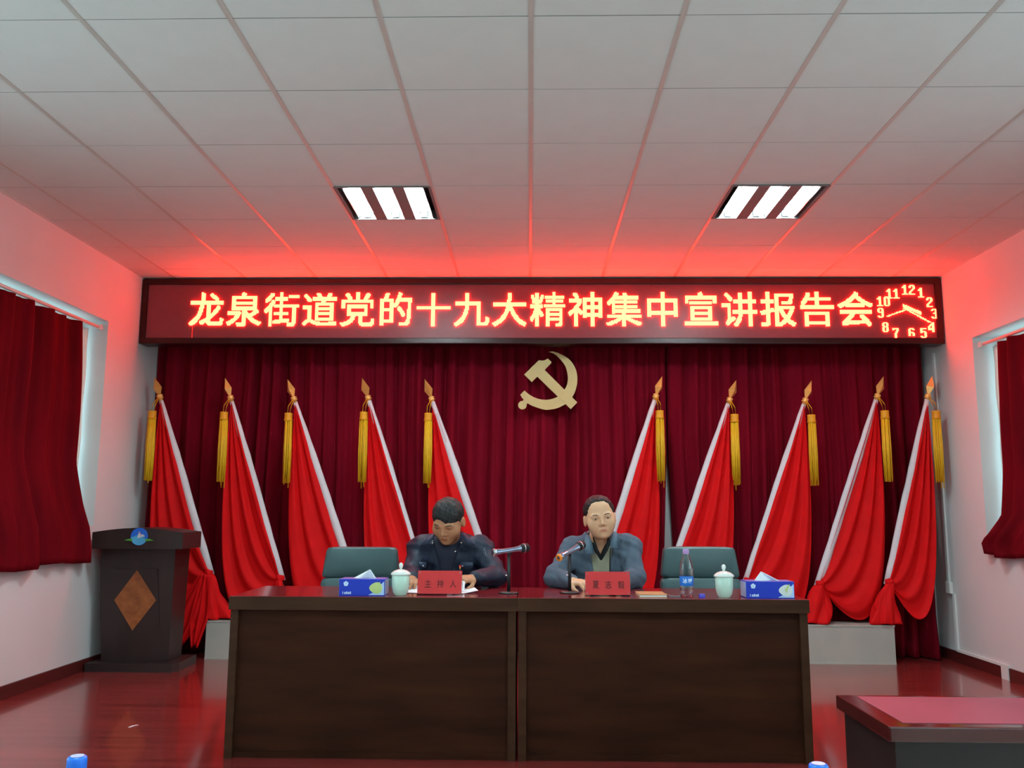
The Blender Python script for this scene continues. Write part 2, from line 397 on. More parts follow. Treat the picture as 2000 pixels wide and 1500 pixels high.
def raster(body, cx, cz, h, w=None, offset=0.0, em=None, grow=(1, 1)):
    V, T = text_tris(body, offset)
    lo = V.min(0); hi = V.max(0)
    if em:   # full-width glyph: place by its em box so that all characters share a line
        s = h/.93; ox, oz = .5, .38
        V = np.stack([(V[:, 0]-ox)*s+cx, (V[:, 1]-oz)*s+cz], 1)
    else:
        s = h/(hi[1]-lo[1]); sx = s if w is None else w/(hi[0]-lo[0])
        V = np.stack([(V[:, 0]-(lo[0]+hi[0])/2)*sx+cx, (V[:, 1]-(lo[1]+hi[1])/2)*s+cz], 1)
    lo = np.floor(V.min(0)/PITCH).astype(int); hi = np.ceil(V.max(0)/PITCH).astype(int)
    I, K = np.meshgrid(np.arange(lo[0], hi[0]), np.arange(lo[1], hi[1]), indexing='ij')
    px = (I.ravel()+.5)*PITCH; pz = (K.ravel()+.5)*PITCH; ins = np.zeros(px.shape, bool)
    for a, b, c in T:
        A, Bq, C = V[a], V[b], V[c]
        d1 = (px-Bq[0])*(A[1]-Bq[1])-(A[0]-Bq[0])*(pz-Bq[1]); d2 = (px-C[0])*(Bq[1]-C[1])-(Bq[0]-C[0])*(pz-C[1]); d3 = (px-A[0])*(C[1]-A[1])-(C[0]-A[0])*(pz-A[1])
        ins |= ~(((d1 < 0) | (d2 < 0) | (d3 < 0)) & ((d1 > 0) | (d2 > 0) | (d3 > 0)))
    base = set(zip(I.ravel()[ins].tolist(), K.ravel()[ins].tolist()))
    return {(i+a, k+b) for i, k in base for a in range(grow[0]+1) for b in range(grow[1]+1)}
for n, ch in enumerate('龙泉街道党的十九大精神集中宣讲报告会'):
    cx = -2.715+.3178*n
    obj('led_character', led_mesh(raster(ch, cx-PITCH/2, 2.833-PITCH/2, .283, em=True), 'led_character'), 'led', sg)
clock = {'12': (3.132, 2.999), '1': (3.23, 2.973), '2': (3.296, 2.895), '3': (3.331, 2.796), '4': (3.299, 2.684), '5': (3.232, 2.612), '6': (3.132, 2.617),
         '7': (3.008, 2.616), '8': (2.925, 2.684), '9': (2.894, 2.805), '10': (2.920, 2.900), '11': (3.0, 2.965)}
DIGITS = {'0': '.XXXX.XX..XXXX..XXXX..XXXX..XXXX..XXXX..XXXX..XXXX..XX.XXXX.', '1': '..XX...XXX..XXXX....XX....XX....XX....XX....XX....XX..XXXXXX',
          '2': '.XXXX.XX..XXXX..XX....XX...XX...XX...XX...XX....XX....XXXXXX', '3': '.XXXX.XX..XX....XX....XX..XXX.....XX....XX....XXXX..XX.XXXX.',
          '4': '....XX...XXX..XXXX.XX.XXXX..XXXX..XXXXXXXXXXXXXX....XX....XX', '5': 'XXXXXXXX....XX....XXXXX.XX..XX....XX....XX....XXXX..XX.XXXX.',
          '6': '.XXXX.XX..XXXX....XX....XXXXX.XX..XXXX..XXXX..XXXX..XX.XXXX.', '7': 'XXXXXXXX..XX....XX...XX....XX...XX....XX....XX....XX....XX..',
          '8': '.XXXX.XX..XXXX..XXXX..XX.XXXX.XX..XXXX..XXXX..XXXX..XX.XXXX.', '9': '.XXXX.XX..XXXX..XXXX..XX.XXXXX....XX....XX....XXXX..XX.XXXX.'}
for s, (x, z) in clock.items():
    z = min(max(z, SZ0+.095), SZ1-.092)
    for q, ch in enumerate(s):
        i0 = int(round((x+(q-(len(s)-1)/2)*.052)/PITCH))-3; k0 = int(round(z/PITCH))-5
        cells = {(i0+n % 6, k0+9-n//6) for n, b in enumerate(DIGITS[ch]) if b == 'X' and not (s == '6' and n >= 48)}
        obj('clock_digit', led_mesh(cells, 'clock_digit'), 'led', sg)
def hand_cells(a, b, w):
    c = set(); n = int(max(abs(a[0]-b[0]), abs(a[1]-b[1]))/PITCH*3)+1
    for t in range(n+1):
        x = a[0]+(b[0]-a[0])*t/n; z = a[1]+(b[1]-a[1])*t/n
        for i in range(w):
            c.add((int(math.floor(x/PITCH)), int(math.floor(z/PITCH))+i))
    return c
obj('clock_hand', led_mesh(hand_cells((3.125, 2.838), (2.943, 2.772), 1), 'clock_hand'), 'led', sg)
obj('clock_hand', led_mesh(hand_cells((3.085, 2.852), (3.222, 2.79), 3), 'clock_hand'), 'led', sg)
obj('clock_hand', led_mesh(hand_cells((3.085, 2.842), (3.293, 2.722), 1), 'clock_hand'), 'led', sg)
obj('stuck_diode_line', B(-2.829, -2.825, LY0-.002, LY0, 2.592, 2.70), 'ledred', sg)

# ---------------------------------------------------------------- curtains
def fold(x, seed, amp, wl):
    ph = 2*PI*x/wl+1.5*np.sin(x*2.1+seed)+1.1*np.sin(x*5.3+2*seed)+.8*np.sin(x*11.7+seed*.7)
    big = .75+.45*np.sin(x*3.7+seed*1.3)*np.sin(x*1.1+seed)
    s1 = np.sin(ph); s1 = np.sign(s1)*np.abs(s1)**.8
    return amp*(big*s1+.22*np.sin(2.3*ph+1)+.35*np.sin(ph*.43+seed))
def stage_curtain(name, label, x0, x1, gap_side, seed):
    nx, nz = int((x1-x0)/.009), 30
    P = np.zeros((nx, nz, 3)); u = np.linspace(0, 1, nx); x = x0+(x1-x0)*u
    for j in range(nz):
        z = 2.98-(2.98-.012)*(j/(nz-1)); tz = 1-z/2.98
        xs = x.copy()
        xs = xs+.02*np.sin(x*1.7+seed)*tz
        if gap_side:   # this edge is drawn back a little half-way down, leaving a narrow slit
            g = np.interp(z, [0, .5, .76, 1.7, 3], [.0, .006, .036, 0, 0])
            xs = xs+gap_side*-g*np.clip(1-np.abs(x-(x1 if gap_side > 0 else x0))/.35, 0, 1)
        P[:, j, 0] = xs
        P[:, j, 1] = 7.402+fold(x+.012*np.sin(z*2.2+x*3), seed, .050*(.75+.25*tz), .145)-.006*np.sin(z*3+x*2)
        P[:, j, 2] = z
    if x1 > 3:      # the hem pools on the floor in the right corner
        k = np.clip((x-3.05)/.25, 0, 1)
        for j in range(nz):
            d = np.clip((.3-P[:, j, 2])/.3, 0, 1)
            P[:, j, 1] -= k*d*.10
            P[:, j, 0] -= k*d*.02
    o = obj(name, grid_mesh(name, P, .004), 'velvet', None, True); tag(o, label, 'curtain', 'wine velvet stage curtains'); return o
stage_curtain('stage_curtain', 'wine red velvet stage curtain hanging behind the emblem, wide left panel', XL+.012, 1.165, 1, 3)
stage_curtain('stage_curtain', 'wine red velvet stage curtain, right panel beyond the narrow white slit', 1.172, XR-.03, -1, 11)
tr = obj('curtain_rail', B(XL, XR, 7.345, 7.40, 2.985, 3.01), 'white'); tag(tr, 'white curtain rail along the top of the stage curtain behind the sign', 'rail')

def window_curtain(label, sgn, xin, y0, prof, zt):
    """prof: rows of (z, x offset from the wall face into the room, far edge y)"""
    zs = [p[0] for p in prof]; nz = 44; ny = 90
    P = np.zeros((ny, nz, 3)); u = np.linspace(0, 1, ny)
    zz = np.linspace(prof[0][0], prof[-1][0], nz)
    for j, z in enumerate(zz):
        off = np.interp(-z, [-a for a in zs], [p[1] for p in prof]); ye = np.interp(-z, [-a for a in zs], [p[2] for p in prof])
        y = y0+(ye-y0)*u
        yf = y0+(prof[0][2]-y0)*u
        f = .030*np.sin(yf*2*PI/.21+.9*np.sin(yf*3))+.016*np.sin(yf*2*PI/.34+1)+.012*np.sin(yf*2*PI/.09)
        P[:, j, 0] = xin+sgn*(off+f*.8+.012*np.sin(z*4+yf*2)); P[:, j, 1] = y; P[:, j, 2] = z+(.012*np.sin(yf*9)-.02*(1-u))*(z < 1.0)
    o = obj('window_curtain', grid_mesh('window_curtain', P, .004*(1 if sgn > 0 else -1)), 'wcurt', None, True)
    tag(o, label, 'curtain', 'velvet curtains at the side windows')
window_curtain('dark red velvet curtain drawn over the window in the left wall', 1, XL, 4.28,
               [(2.535, -.055, 6.20), (2.0, -.05, 6.22), (1.5, -.03, 6.22), (1.2, .025, 6.27), (1.04, .05, 6.33), (.9, .055, 6.36), (.80, .055, 6.36)], 2.5)
window_curtain('dark red velvet curtain drawn over the window in the right wall', -1, XR, 4.38,
               [(2.42, -.055, 6.36), (2.0, -.055, 6.36), (1.5, -.05, 6.40), (1.15, -.01, 6.42), (1.02, .05, 6.5), (.95, .06, 6.585), (.87, .055, 6.56)], 2.4)
for sgn, x, y0, y1, z, l in ((1, XL, 4.22, 6.49, 2.56, 'left'), (-1, XR, 4.32, 6.59, 2.445, 'right')):
    t = thing('curtain_rod', 'white curtain rod under the window lintel in the %s wall' % l, 'curtain rod', (x-sgn*.055, y1, z))
    obj('rod', tube([(x-sgn*.055, y0, z), (x-sgn*.055, y1-.03, z)], .013, 10), 'white', t, True)
    obj('end_bracket', B(x-sgn*.055-.02, x-sgn*.055+.02, y1-.03, y1+.019, z-.02, z+.02), 'white', t)
# thin white under-curtain bunched at the left window
for sgn, xw, y0, y1, za, zb2, l in ((1, XL, 4.24, 6.47, 2.54, 1.075, 'left'), (-1, XR, 4.34, 6.57, 2.43, .975, 'right')):
    n = 160; P = np.zeros((n, 20, 3))
    for i in range(n):
        for j in range(20):
            z = za+(zb2-za)*j/19; y = y0+(y1-y0)*i/(n-1)
            P[i, j] = (xw-sgn*(.125+.014*math.sin(y*2*PI/.085+math.sin(y*5))+.004*math.sin(j)), y, z)
    o = obj('sheer_curtain', grid_mesh('sheer_curtain', P, .002), 'sheer', None, True); tag(o, 'white sheer under-curtain behind the velvet at the %s window' % l, 'curtain')

# ---------------------------------------------------------------- emblem on the curtain
def cp(x, y): return (.1495+(x-930)*4.62e-4, 2.269-(y-725)*4.62e-4)
em = thing('party_emblem', 'flat gold hammer and sickle emblem fixed on the stage curtain', 'emblem', (.15, 7.28, 2.27))
ham = [(497, 617), (765, 350), (800, 352), (840, 357), (875, 350), (905, 334), (932, 315), (998, 378), (995, 400), (873, 530), (1470, 1130), (1350, 1255), (740, 655), (637, 755)]
sic = [(945, 190), (985, 184), (1030, 185), (1110, 207), (1185, 240), (1250, 275), (1300, 308), (1345, 350), (1390, 405), (1422, 460), (1450, 525), (1466, 590), (1474, 655), (1474, 720), (1468, 790), (1455, 850), (1440, 905), (1420, 960), (1380, 1030), (1320, 1105),
       (1250, 1165), (1150, 1218), (1080, 1243), (1020, 1256), (960, 1265), (900, 1268), (840, 1258), (780, 1242), (710, 1218), (650, 1195), (600, 1170), (560, 1145), (525, 1120), (495, 1090), (455, 1040), (428, 990), (465, 950), (505, 912),
       (540, 945), (575, 975), (625, 1008), (680, 1037), (740, 1060), (800, 1075), (850, 1082), (900, 1084), (960, 1078), (1020, 1065), (1065, 1048), (1110, 1025), (1148, 998), (1185, 962), (1215, 930), (1240, 890), (1265, 848), (1285, 800), (1297, 745), (1303, 690), (1300, 630), (1290, 570), (1273, 510), (1250, 450), (1218, 398), (1180, 350), (1140, 305), (1100, 265), (1065, 238), (1030, 215), (985, 200)]
obj('hammer', prism_y([cp(*p) for p in ham], 7.270, 7.288), 'emblem', em)
obj('sickle', prism_y([cp(*p) for p in sic], 7.273, 7.288), 'emblem', em)
obj('handle_ball', prism_y([cp(467+78*math.cos(a*PI/16), 1182+78*math.sin(a*PI/16)) for a in range(32)], 7.2725, 7.288), 'emblem', em)
obj('ball_neck', prism_y([cp(*p) for p in [(490, 1085), (560, 1145), (525, 1195), (440, 1130)]], 7.2735, 7.288), 'emblem', em)
obj('hanging_bracket', B(.10, .13, 7.288, 7.335, 2.345, 2.36), 'blackplastic', em)

# ---------------------------------------------------------------- plinths and flags
for x0, x1, l in ((-2.575, -.42, 'pale low plinth on the stage floor under the five left flags'), (.55, 2.855, 'pale low plinth on the stage floor under the right flags')):
    t = thing('flag_plinth', l, 'plinth', ((x0+x1)/2, 7.16, 0), 'low plinths carrying the flags')
    obj('body', B(x0, x1, 7.05, 7.27, 0, .285), 'plinth', t)
    obj('top_board', B(x0-.004, x1+.004, 7.046, 7.272, .285, .298), 'plinth', t)
    obj('foot_strip', B(x0, x1, 7.044, 7.05, 0, .012), 'plinth', t)
FY = 7.16
def flag(n, label, xr, zr, slope, s, K=.63, width=.0, seed=0, skirt=1.0, fy=7.16):
    """s=+1: pole base lies to the right of the tip (left row); -1 mirrored"""
    r = np.random.default_rng(100+n)
    px = lambda z: xr+s*slope*(zr-z)
    zb = .02 if n in (1, 10) and False else .299
    t = thing('flag', label, 'flag', (px(zb), fy, zb), 'red ceremonial flags leaning in two rows')
    d = Vector((-s*slope, 0, 1)).normalized()
    obj('pole', tube([(px(zb), fy, zb), (px(zr+.03), fy, zr+.03)], .011, 10), 'chrome', t, True)
    zz = np.linspace(K-.02, zr-.02, 14)[::-1]
    obj('sleeve', tube([(px(z), fy+.003*math.sin(z*9+n), z) for z in zz], [.018+.015*min(1, (zr-z)/.5) +.0015*math.sin(z*23+n) for z in zz], 12, flat=.8), 'sleeve', t, True)
    R0 = Vector((px(zr), fy, zr))
    # finial: collar ring and faceted spear head
    q = d.to_track_quat('Z', 'Y').to_matrix().to_4x4(); q.translation = R0
    ry = Matrix.Rotation(r.uniform(-.35, .35)+PI/4*0, 4, 'Z')
    bm = lathe([(0, -.03), (.017, -.03), (.017, -.012), (.026, -.010), (.027, .0), (.022, .008), (.027, .014), (.025, .022), (.016, .026), (0, .026)], 16); bm.transform(q); obj('collar_ring', bm, 'gold', t, True)
    bm = bmesh.new(); lv = [(.013, .02), (.050, .085)]
    vs = [[bm.verts.new((a*math.cos(k*PI/2), a*math.sin(k*PI/2)*.7, z)) for k in range(4)] for a, z in lv]
    top = bm.verts.new((0, 0, .185)); bot = bm.verts.new((0, 0, .015))
    for k in range(4):
        j = (k+1) % 4
        bm.faces.new((vs[0][k], vs[0][j], vs[1][j], vs[1][k])); bm.faces.new((vs[1][k], vs[1][j], top)); bm.faces.new((vs[0][j], vs[0][k], bot))
    bmesh.ops.recalc_face_normals(bm, faces=bm.faces); bm.transform(q@ry); obj('spear_head', bm, 'gold', t)
    # cloth: fan of lines from the collar to the knot near the foot of the pole
    T0 = np.array([px(zr-.03), zr-.03]); Kp = np.array([px(K), K])
    nu, nv = 96, 60
    P = np.zeros((nu, nv, 3)); tt = np.linspace(0, 1, nv)
    ph = r.uniform(0, 6); nf = 3.0+r.uniform(-.4, .6); drop = r.uniform(-.05, .05)
    for i in range(nu):
        u = i/(nu-1)
        ex = xr-s*(.02+width)
        z1 = 1.45-.47*u; a1 = np.array([(1-u)*px(1.45)+u*(ex-s*.01), z1]); z2 = (1-u)*(K+.28)+u*(-.22+drop)
        a2 = np.array([(1-u)*px(K+.28)+u*(ex+s*.02), z2])
        b = ((1-tt)**3)[:, None]*T0+(3*(1-tt)**2*tt)[:, None]*a1+(3*(1-tt)*tt**2)[:, None]*a2+(tt**3)[:, None]*Kp
        env = np.sin(PI*np.clip(tt, 0, 1))**.6
        wob = .9*np.sin(3*tt+ph)
        uu = u**.85
        y = env*(.021*np.sin(2*PI*nf*uu+ph+wob)+.006*np.sin(2*PI*nf*1.9*uu+2*ph+tt*3)+.02*math.sin(PI*u))
        P[i, :, 0] = b[:, 0]+s*.004*np.sin(2*PI*nf*uu+1)*env; P[i, :, 2] = b[:, 1]
        P[i, :, 1] = fy-.012-.03*env*(.3+u*(1-u)*2)+y*.9-.02*np.clip(tt-.8, 0, .2)*5
    cl = obj('cloth', grid_mesh('cloth', P, .002*s), 'flagred', t, True)
    # knot and tail skirt below it
    kb = bmesh.new(); bmesh.ops.create_uvsphere(kb, u_segments=18, v_segments=12, radius=1)
    for v in kb.verts:
        w = 1+.12*math.sin(5*v.co.x+3*v.co.z+n)+.1*math.sin(7*v.co.z-4*v.co.x)
        v.co = Vector((Kp[0]+v.co.x*.036*w, fy-.03+v.co.y*.036*w, Kp[1]+v.co.z*.032*w))
    obj('knot', kb, 'flagred', cl, True)
    na, nh = 96, 18; P = np.zeros((na+1, nh, 3))
    zend = .305
    for i in range(na+1):
        a = 2*PI*i/na
        for j in range(nh):
            h = j/(nh-1)
            f = 1+.16*math.sin(6*a+ph+h*2.5)*h+.10*math.sin(11*a+2*ph-h*2)*h+.14*math.sin(3*a+6*h+ph)
            rx = (.028+.115*h**.75)*f*skirt*(1+.18*math.cos(a)*s*h); ryy = (.03+.045*h)*f
            ox = s*.055*h+.012*math.sin(5*h+ph)
            P[i, j] = (px(K)+ox+rx*math.cos(a), fy-.035+min(.06, ryy*math.sin(a)), K-.005+(zend-K)*h+(.02*math.sin(3*a+ph))*h*(1-h)+.006*(1+math.sin(6*a))*h)
    obj('tail', grid_mesh('tail', P, .002), 'flagred', cl, True)
    if n == 1:   # a long loose corner hangs past the end of the plinth
        for (dx, zl, wd, sd) in ((-.16, .13, .10, 0), (-.04, .115, .07, 2)):
            nn, mm = 30, 24; P = np.zeros((nn, mm, 3))
            for i in range(nn):
                for j in range(mm):
                    h = j/(mm-1); u = i/(nn-1)-.5
                    w = .03+wd*2.0*math.sin(PI*min(h*.62+.05, 1))*(1-.85*max(0, h-.6)/.4)
                    P[i, j] = (px(K)+dx*h**.9+u*w, 7.035-.02*h+.014*math.sin(u*16+sd+h*3), K+(zl-K)*h-.05*abs(u)*h)
            obj('loose_corner', grid_mesh('loose_corner', P, .002), 'flagred', cl, True)
    # tassel
    tx = xr-s*.016; zt = zr-.125
    ta = obj('tassel', tassel_mesh(tx, fy-.095, zt, s, n), 'tassel', t, True)
    obj('cap', lathe([(0, 0), (.031, 0), (.033, -.006), (.032, -.012), (.032, -.048), (.035, -.053), (.035, -.064), (.031, -.068), (0, -.068)], 16, (tx, fy-.095, zt)), 'tasselband', ta, True)
    for e in (-.012, .012):
        obj('cord', tube([(px(zr)+e*.3, fy-.02, zr), (tx+e, fy-.07, zt+.06), (tx+e*.8, fy-.095, zt-.003)], .0035, 6), 'tassel', ta, True)
    return t
def tassel_mesh(x, y, z, s, n):
    r = random.Random(n); bm = bmesh.new()
    for k in range(46):
        a = r.uniform(0, 2*PI); q = .032*math.sqrt(r.random()); L = .575-r.random()**3*.07+(r.random() < .05)*.05
        x0, y0 = x+q*.9*math.cos(a), y+q*.9*math.sin(a); sw = 0.0; spread = 1.05
        pts = [(x0, y0, z-.06), (x+(x0-x)*1.15+sw*.4, y+(y0-y)*1.15, z-.06-(L-.06)*.5), (x+(x0-x)*spread+sw+r.uniform(-.003, .003), y+(y0-y)*spread, z-L)]
        tube(pts, [.0062, .0062, .004], 5, bm)
    return bm
pos_l = ['leftmost of all, behind the lectern', 'second from the left wall, beside the lectern', 'third from the left wall', 'fourth from the left wall', 'fifth from the left, beside the man in navy',
         'first to the right of the emblem, beside the speaker', 'second to the right, behind the empty right chair', 'third to the right of the emblem', 'fourth to the right of the emblem, over the plinth end', 'rightmost of all, against the right wall']
FL = [(-3.11, 2.103, .348, 1, .66), (-2.512, 2.096, .331, 1, .62), (-1.976, 2.088, .372, 1, .62), (-1.353, 2.098, .33, 1, .62), (-.821, 2.09, .357, 1, .62),
      (1.044, 2.114, .33, -1, .62), (1.652, 2.085, .366, -1, .62), (2.275, 2.082, .363, -1, .62), (2.869, 2.117, .364, -1, .60), (3.271, 2.113, .275, -1, .62)]
for n, (a, p) in enumerate(zip(FL, pos_l), 1):
    flag(n, 'red flag with yellow tassel, '+p, a[0], a[1], a[2], a[3], a[4], width=0.015 if n != 10 else -.02, skirt=(1.0 if n in (1, 9) else .8 if n == 10 else .6), fy=7.16 if n != 10 else 7.135)

# ---------------------------------------------------------------- lectern
pd = thing('lectern', 'dark wooden lectern with tan diamond inlay and round blue emblem by the left wall', 'lectern', (-2.93, 6.75, 0))
obj('base', prism_z([(-3.24, 6.47), (-2.60, 6.47), (-2.565, 6.52), (-2.585, 6.90), (-3.24, 6.90)], 0, .06), 'podium', pd)
def taper(x0, x1, X0, X1, y0, y1, Y0, Y1, z0, z1):
    bm = bmesh.new()
    v = [bm.verts.new(p) for p in ((x0, y0, z0), (x1, y0, z0), (x1, y1, z0), (x0, y1, z0), (X0, Y0, z1), (X1, Y0, z1), (X1, Y1, z1), (X0, Y1, z1))]
    for f in ((0, 1, 5, 4), (1, 2, 6, 5), (2, 3, 7, 6), (3, 0, 4, 7), (4, 5, 6, 7), (3, 2, 1, 0)): bm.faces.new([v[i] for i in f])
    bmesh.ops.recalc_face_normals(bm, faces=bm.faces); return bm
obj('body', taper(-3.165, -2.665, -3.195, -2.635, 6.56, 6.80, 6.50, 6.78, .06, .89), 'podium', pd)
def frontp(x, z, off=0):   # point on the sloping front face
    return (x, 6.56+(6.50-6.56)*(z-.06)/.84-off, z)
def face_plate(pts, off, th, m, name, parent):
    bm = bmesh.new(); f = [bm.verts.new(frontp(x, z, off+th)) for x, z in pts]; b = [bm.verts.new(frontp(x, z, -.004)) for x, z in pts]; n = len(pts)
    bm.faces.new(f); bm.faces.new(b[::-1])
    for i in range(n): bm.faces.new((f[i], b[i], b[(i+1) % n], f[(i+1) % n]))
    bmesh.ops.recalc_face_normals(bm, faces=bm.faces); return obj(name, bm, m, parent)
pn = face_plate([(-3.095, .30), (-2.735, .30), (-2.765, .735), (-3.085, .735)], 0, .007, 'podium', 'front_panel', pd)
face_plate([(-2.915, .725), (-3.078, .505), (-2.935, .285), (-2.765, .505)], .007, .003, 'lozenge', 'diamond_inlay', pn)
# arched top slab
xs = np.linspace(-3.205, -2.535, 17); arch = [(x, 1.0+.036*math.cos((x+2.87)/.36*PI/2)) for x in xs]
obj('top_slab', prism_y([(-3.20, .885), (-2.535, .885)]+[(x, z) for x, z in arch[::-1]], 6.372, 6.73), 'podium', pd)
lx, lz, ly = -2.855, .974, 6.372
lg = obj('round_emblem', prism_y([(lx+.063*math.cos(a*PI/18), lz+.063*math.sin(a*PI/18)) for a in range(36)], ly-.006, ly-.0005), 'logoblue', pd)
obj('emblem_water', prism_y([(lx+.061*math.cos(a), lz+.061*math.sin(a)) for a in np.linspace(PI+.12, 2*PI-.35, 20)]+[(lx+.03, lz-.005), (lx-.01, lz+.012), (lx-.035, lz+.002)], ly-.008, ly-.006), 'logocyan', lg)
obj('emblem_bird', prism_y([(lx-.012, lz-.012), (lx-.006, lz+.02), (lx+.004, lz+.036), (lx+.008, lz+.02), (lx+.034, lz+.014), (lx+.044, lz), (lx+.02, lz-.002), (lx+.006, lz-.008)], ly-.0095, ly-.008), 'logowhite', lg)
obj('emblem_plume', prism_y([(lx-.005, lz+.038), (lx+.006, lz+.034), (lx+.012, lz+.018), (lx+.03, lz+.008), (lx+.008, lz+.012)], ly-.0105, ly-.009), 'logopink', lg)
for sgn in (-1, 1):
    obj('leaf', prism_y([(lx+sgn*.045, lz-.018), (lx+sgn*.075, lz-.016), (lx+sgn*.108, lz-.028), (lx+sgn*.07, lz-.03), (lx+sgn*.05, lz-.034)], ly-.009, ly-.0005), 'logogreen', lg)

# ---------------------------------------------------------------- speakers' desk (two units)
DZ = .755
def desk(label, x0, x1):
    t = thing('conference_desk', label, 'desk', ((x0+x1)/2, 4.58, 0), "dark walnut speakers' desk units")
    tp = obj('worktop', B(x0+.001, x1-.001, 4.29, 4.87, .69, DZ, bev=.004), 'desktop', t)
    obj('front_fascia', B(x0+.0005, x1-.0005, 4.283, 4.29, .692, .753), 'deskedge', t)
    obj('front_panel', B(x0+.044, x1-.044, 4.325, 4.343, .03, .69), 'deskfront', t)
    for xa in (x0+.006, x1-.044):
        obj('side_panel', B(xa, xa+.038, 4.302, 4.84, 0, .69), 'deskedge', t)
    obj('bottom_rail', B(x0+.044, x1-.044, 4.318, 4.345, 0, .03), 'deskfront', t)
    obj('inner_shelf', B(x0+.05, x1-.05, 4.42, 4.78, .53, .548), 'deskfront', t)
    return t
desk('dark walnut desk unit with plain front panel, left unit where the man in navy sits', -1.461, -.061)
desk('dark walnut desk unit with plain front panel, right unit where the speaker in grey sits', -.061, 1.339)

# hall desks below the stage
def hall_desk(label, x0, y0):
    t = thing('hall_desk', label, 'desk', (x0+.7, y0+.22, HALL), 'dark desks down in the hall')
    x1, y1 = x0+1.4, y0+.44
    tp = obj('worktop', B(x0, x1, y0, y1, .515, .558, bev=.005), 'hallrim', t)
    obj('inlaid_field', B(x0+.06, x1-.06, y0+.045, y1-.03, .556, .5595), 'halltop', tp)
    obj('front_panel', B(x0+.06, x1-.06, y1-.06, y1-.04, HALL+.05, .515), 'hallside', t)
    obj('apron', B(x0+.05, x1-.05, y0+.015, y0+.035, .33, .515), 'hallside', t)
    for xa in (x0+.02, x1-.055): obj('side_panel', B(xa, xa+.035, y0+.012, y1-.02, HALL, .515), 'hallside', t)
    obj('shelf', B(x0+.055, x1-.055, y0+.04, y1-.08, .32, .335), 'hallside', t)
    return t
hall_desk('dark glossy hall desk with mauve top at the lower right, below the stage', 1.035, 2.635)
hall_desk('dark hall desk in the front row under the left blue-capped bottle', -1.35, 1.2)
hall_desk('dark hall desk in the front row under the right blue-capped bottle', .05, 1.2)
def hall_bottle(x, y, label):
    z = .5585; t = thing('water_bottle', label, 'bottle', (x, y, z), 'blue-capped water bottles on the hall desks')
    obj('bottle_body', lathe([(0, 0), (.026, .001), (.032, .006), (.032, .06), (.030, .07), (.032, .08), (.032, .13), (.026, .16), (.016, .183), (.0135, .192), (.0135, .20)], 24, (x, y, z)), 'pet', t, True)
    obj('label_band', lathe([(.0324, .082), (.0326, .083), (.0326, .127), (.0324, .128)], 24, (x, y, z)), 'label', t, True)
    c = obj('cap', lathe([(.0145, .195), (.0152, .196), (.0152, .213), (.0135, .216), (0, .2165)], 24, (x, y, z)), 'capblue', t, True)
    obj('cap_top', lathe([(.0105, .2166), (.0105, .2175), (0, .2175)], 20, (x, y, z)), 'captop', c)
hall_bottle(-.727, 1.45, 'blue-capped water bottle peeking in at the lower left corner')
hall_bottle(.456, 1.45, 'blue-capped water bottle peeking in at the lower right, before the desk end')

# ---------------------------------------------------------------- chairs
def chair(label, x, y, top, ztop_label=None):
    t = thing('office_chair', label, 'chair', (x, y, 0), 'dark green leather chairs behind the desk')
    zs = .46
    h = top
    def cushion(name, w0, w1, z0, z1, yb, th, par):
        n, m = 21, 13; bm = bmesh.new()
        box(bm, -1, 1, -1, 1, -1, 1); bmesh.ops.subdivide_edges(bm, edges=bm.edges[:], cuts=9, use_grid_fill=True)
        for v in bm.verts:
            c = v.co; f = lambda a, b: (1-abs(a)**8)**.125*1 if False else 1
            # superellipsoid rounding in the face plane and a pillow bulge
            p = 14.0; k = (abs(c.x)**p+abs(c.z)**p+abs(c.y*.9)**5)**(1/p); c = c/k if k > 1e-6 else c
            z = z0+(z1-z0)*(c.z+1)/2; w = w0+(w1-w0)*(c.z+1)/2
            yy = c.y*th/2*(1+.25*(1-c.x*c.x)*(1-c.z*c.z))
            lean = .12*(z-zs)
            v.co = Vector((x+c.x*w/2, y+yb+yy+lean+.03*c.x*c.x*-1, z))
        return obj(name, bm, 'leather', par, True)
    split = h-.185
    cushion('backrest', .475, .425, split, h, .20, .085, t)
    for sx in (-1, 1):
        bm = bmesh.new()
    cushion('lower_backrest', .47, .48, zs+.04, split+.004, .20, .09, t)
    bm = bmesh.new(); box(bm, x-.24, x+.24, y-.25, y+.2, zs-.05, zs+.05, .03); obj('seat', bm, 'leather', t, True)
    obj('back_bar', tube([(x, y+.12, zs-.06), (x, y+.30, zs-.05), (x, y+.31, zs+.2)], .02, 8, flat=.6), 'blackplastic', t, True)
    obj('gas_column', tube([(x, y, .1), (x, y, zs-.05)], .027, 12), 'blackplastic', t, True)
    for k in range(5):
        a = 2*PI*k/5+.3; e = (x+.245*math.cos(a), y+.245*math.sin(a))
        b = obj('base_arm', tube([(x, y, .11), (e[0], e[1], .075)], [.03, .018], 8), 'blackplastic', t, True)
        obj('caster', tube([(e[0]-.02*math.sin(a), e[1]+.02*math.cos(a), .028), (e[0]+.02*math.sin(a), e[1]-.02*math.cos(a), .028)], .028, 12), 'blackplastic', b, True)
    return t
chair('empty dark green leather chair left of the man in navy', -1.025, 5.15, .948)
chair('empty dark green leather chair right of the speaker, behind the water bottle', 1.025, 5.15, .96)
chair('dark green leather chair the man in the navy jacket sits on', -.455, 5.15, .84)
chair('dark green leather chair the speaker in the grey jacket sits on', .40, 5.15, .84)

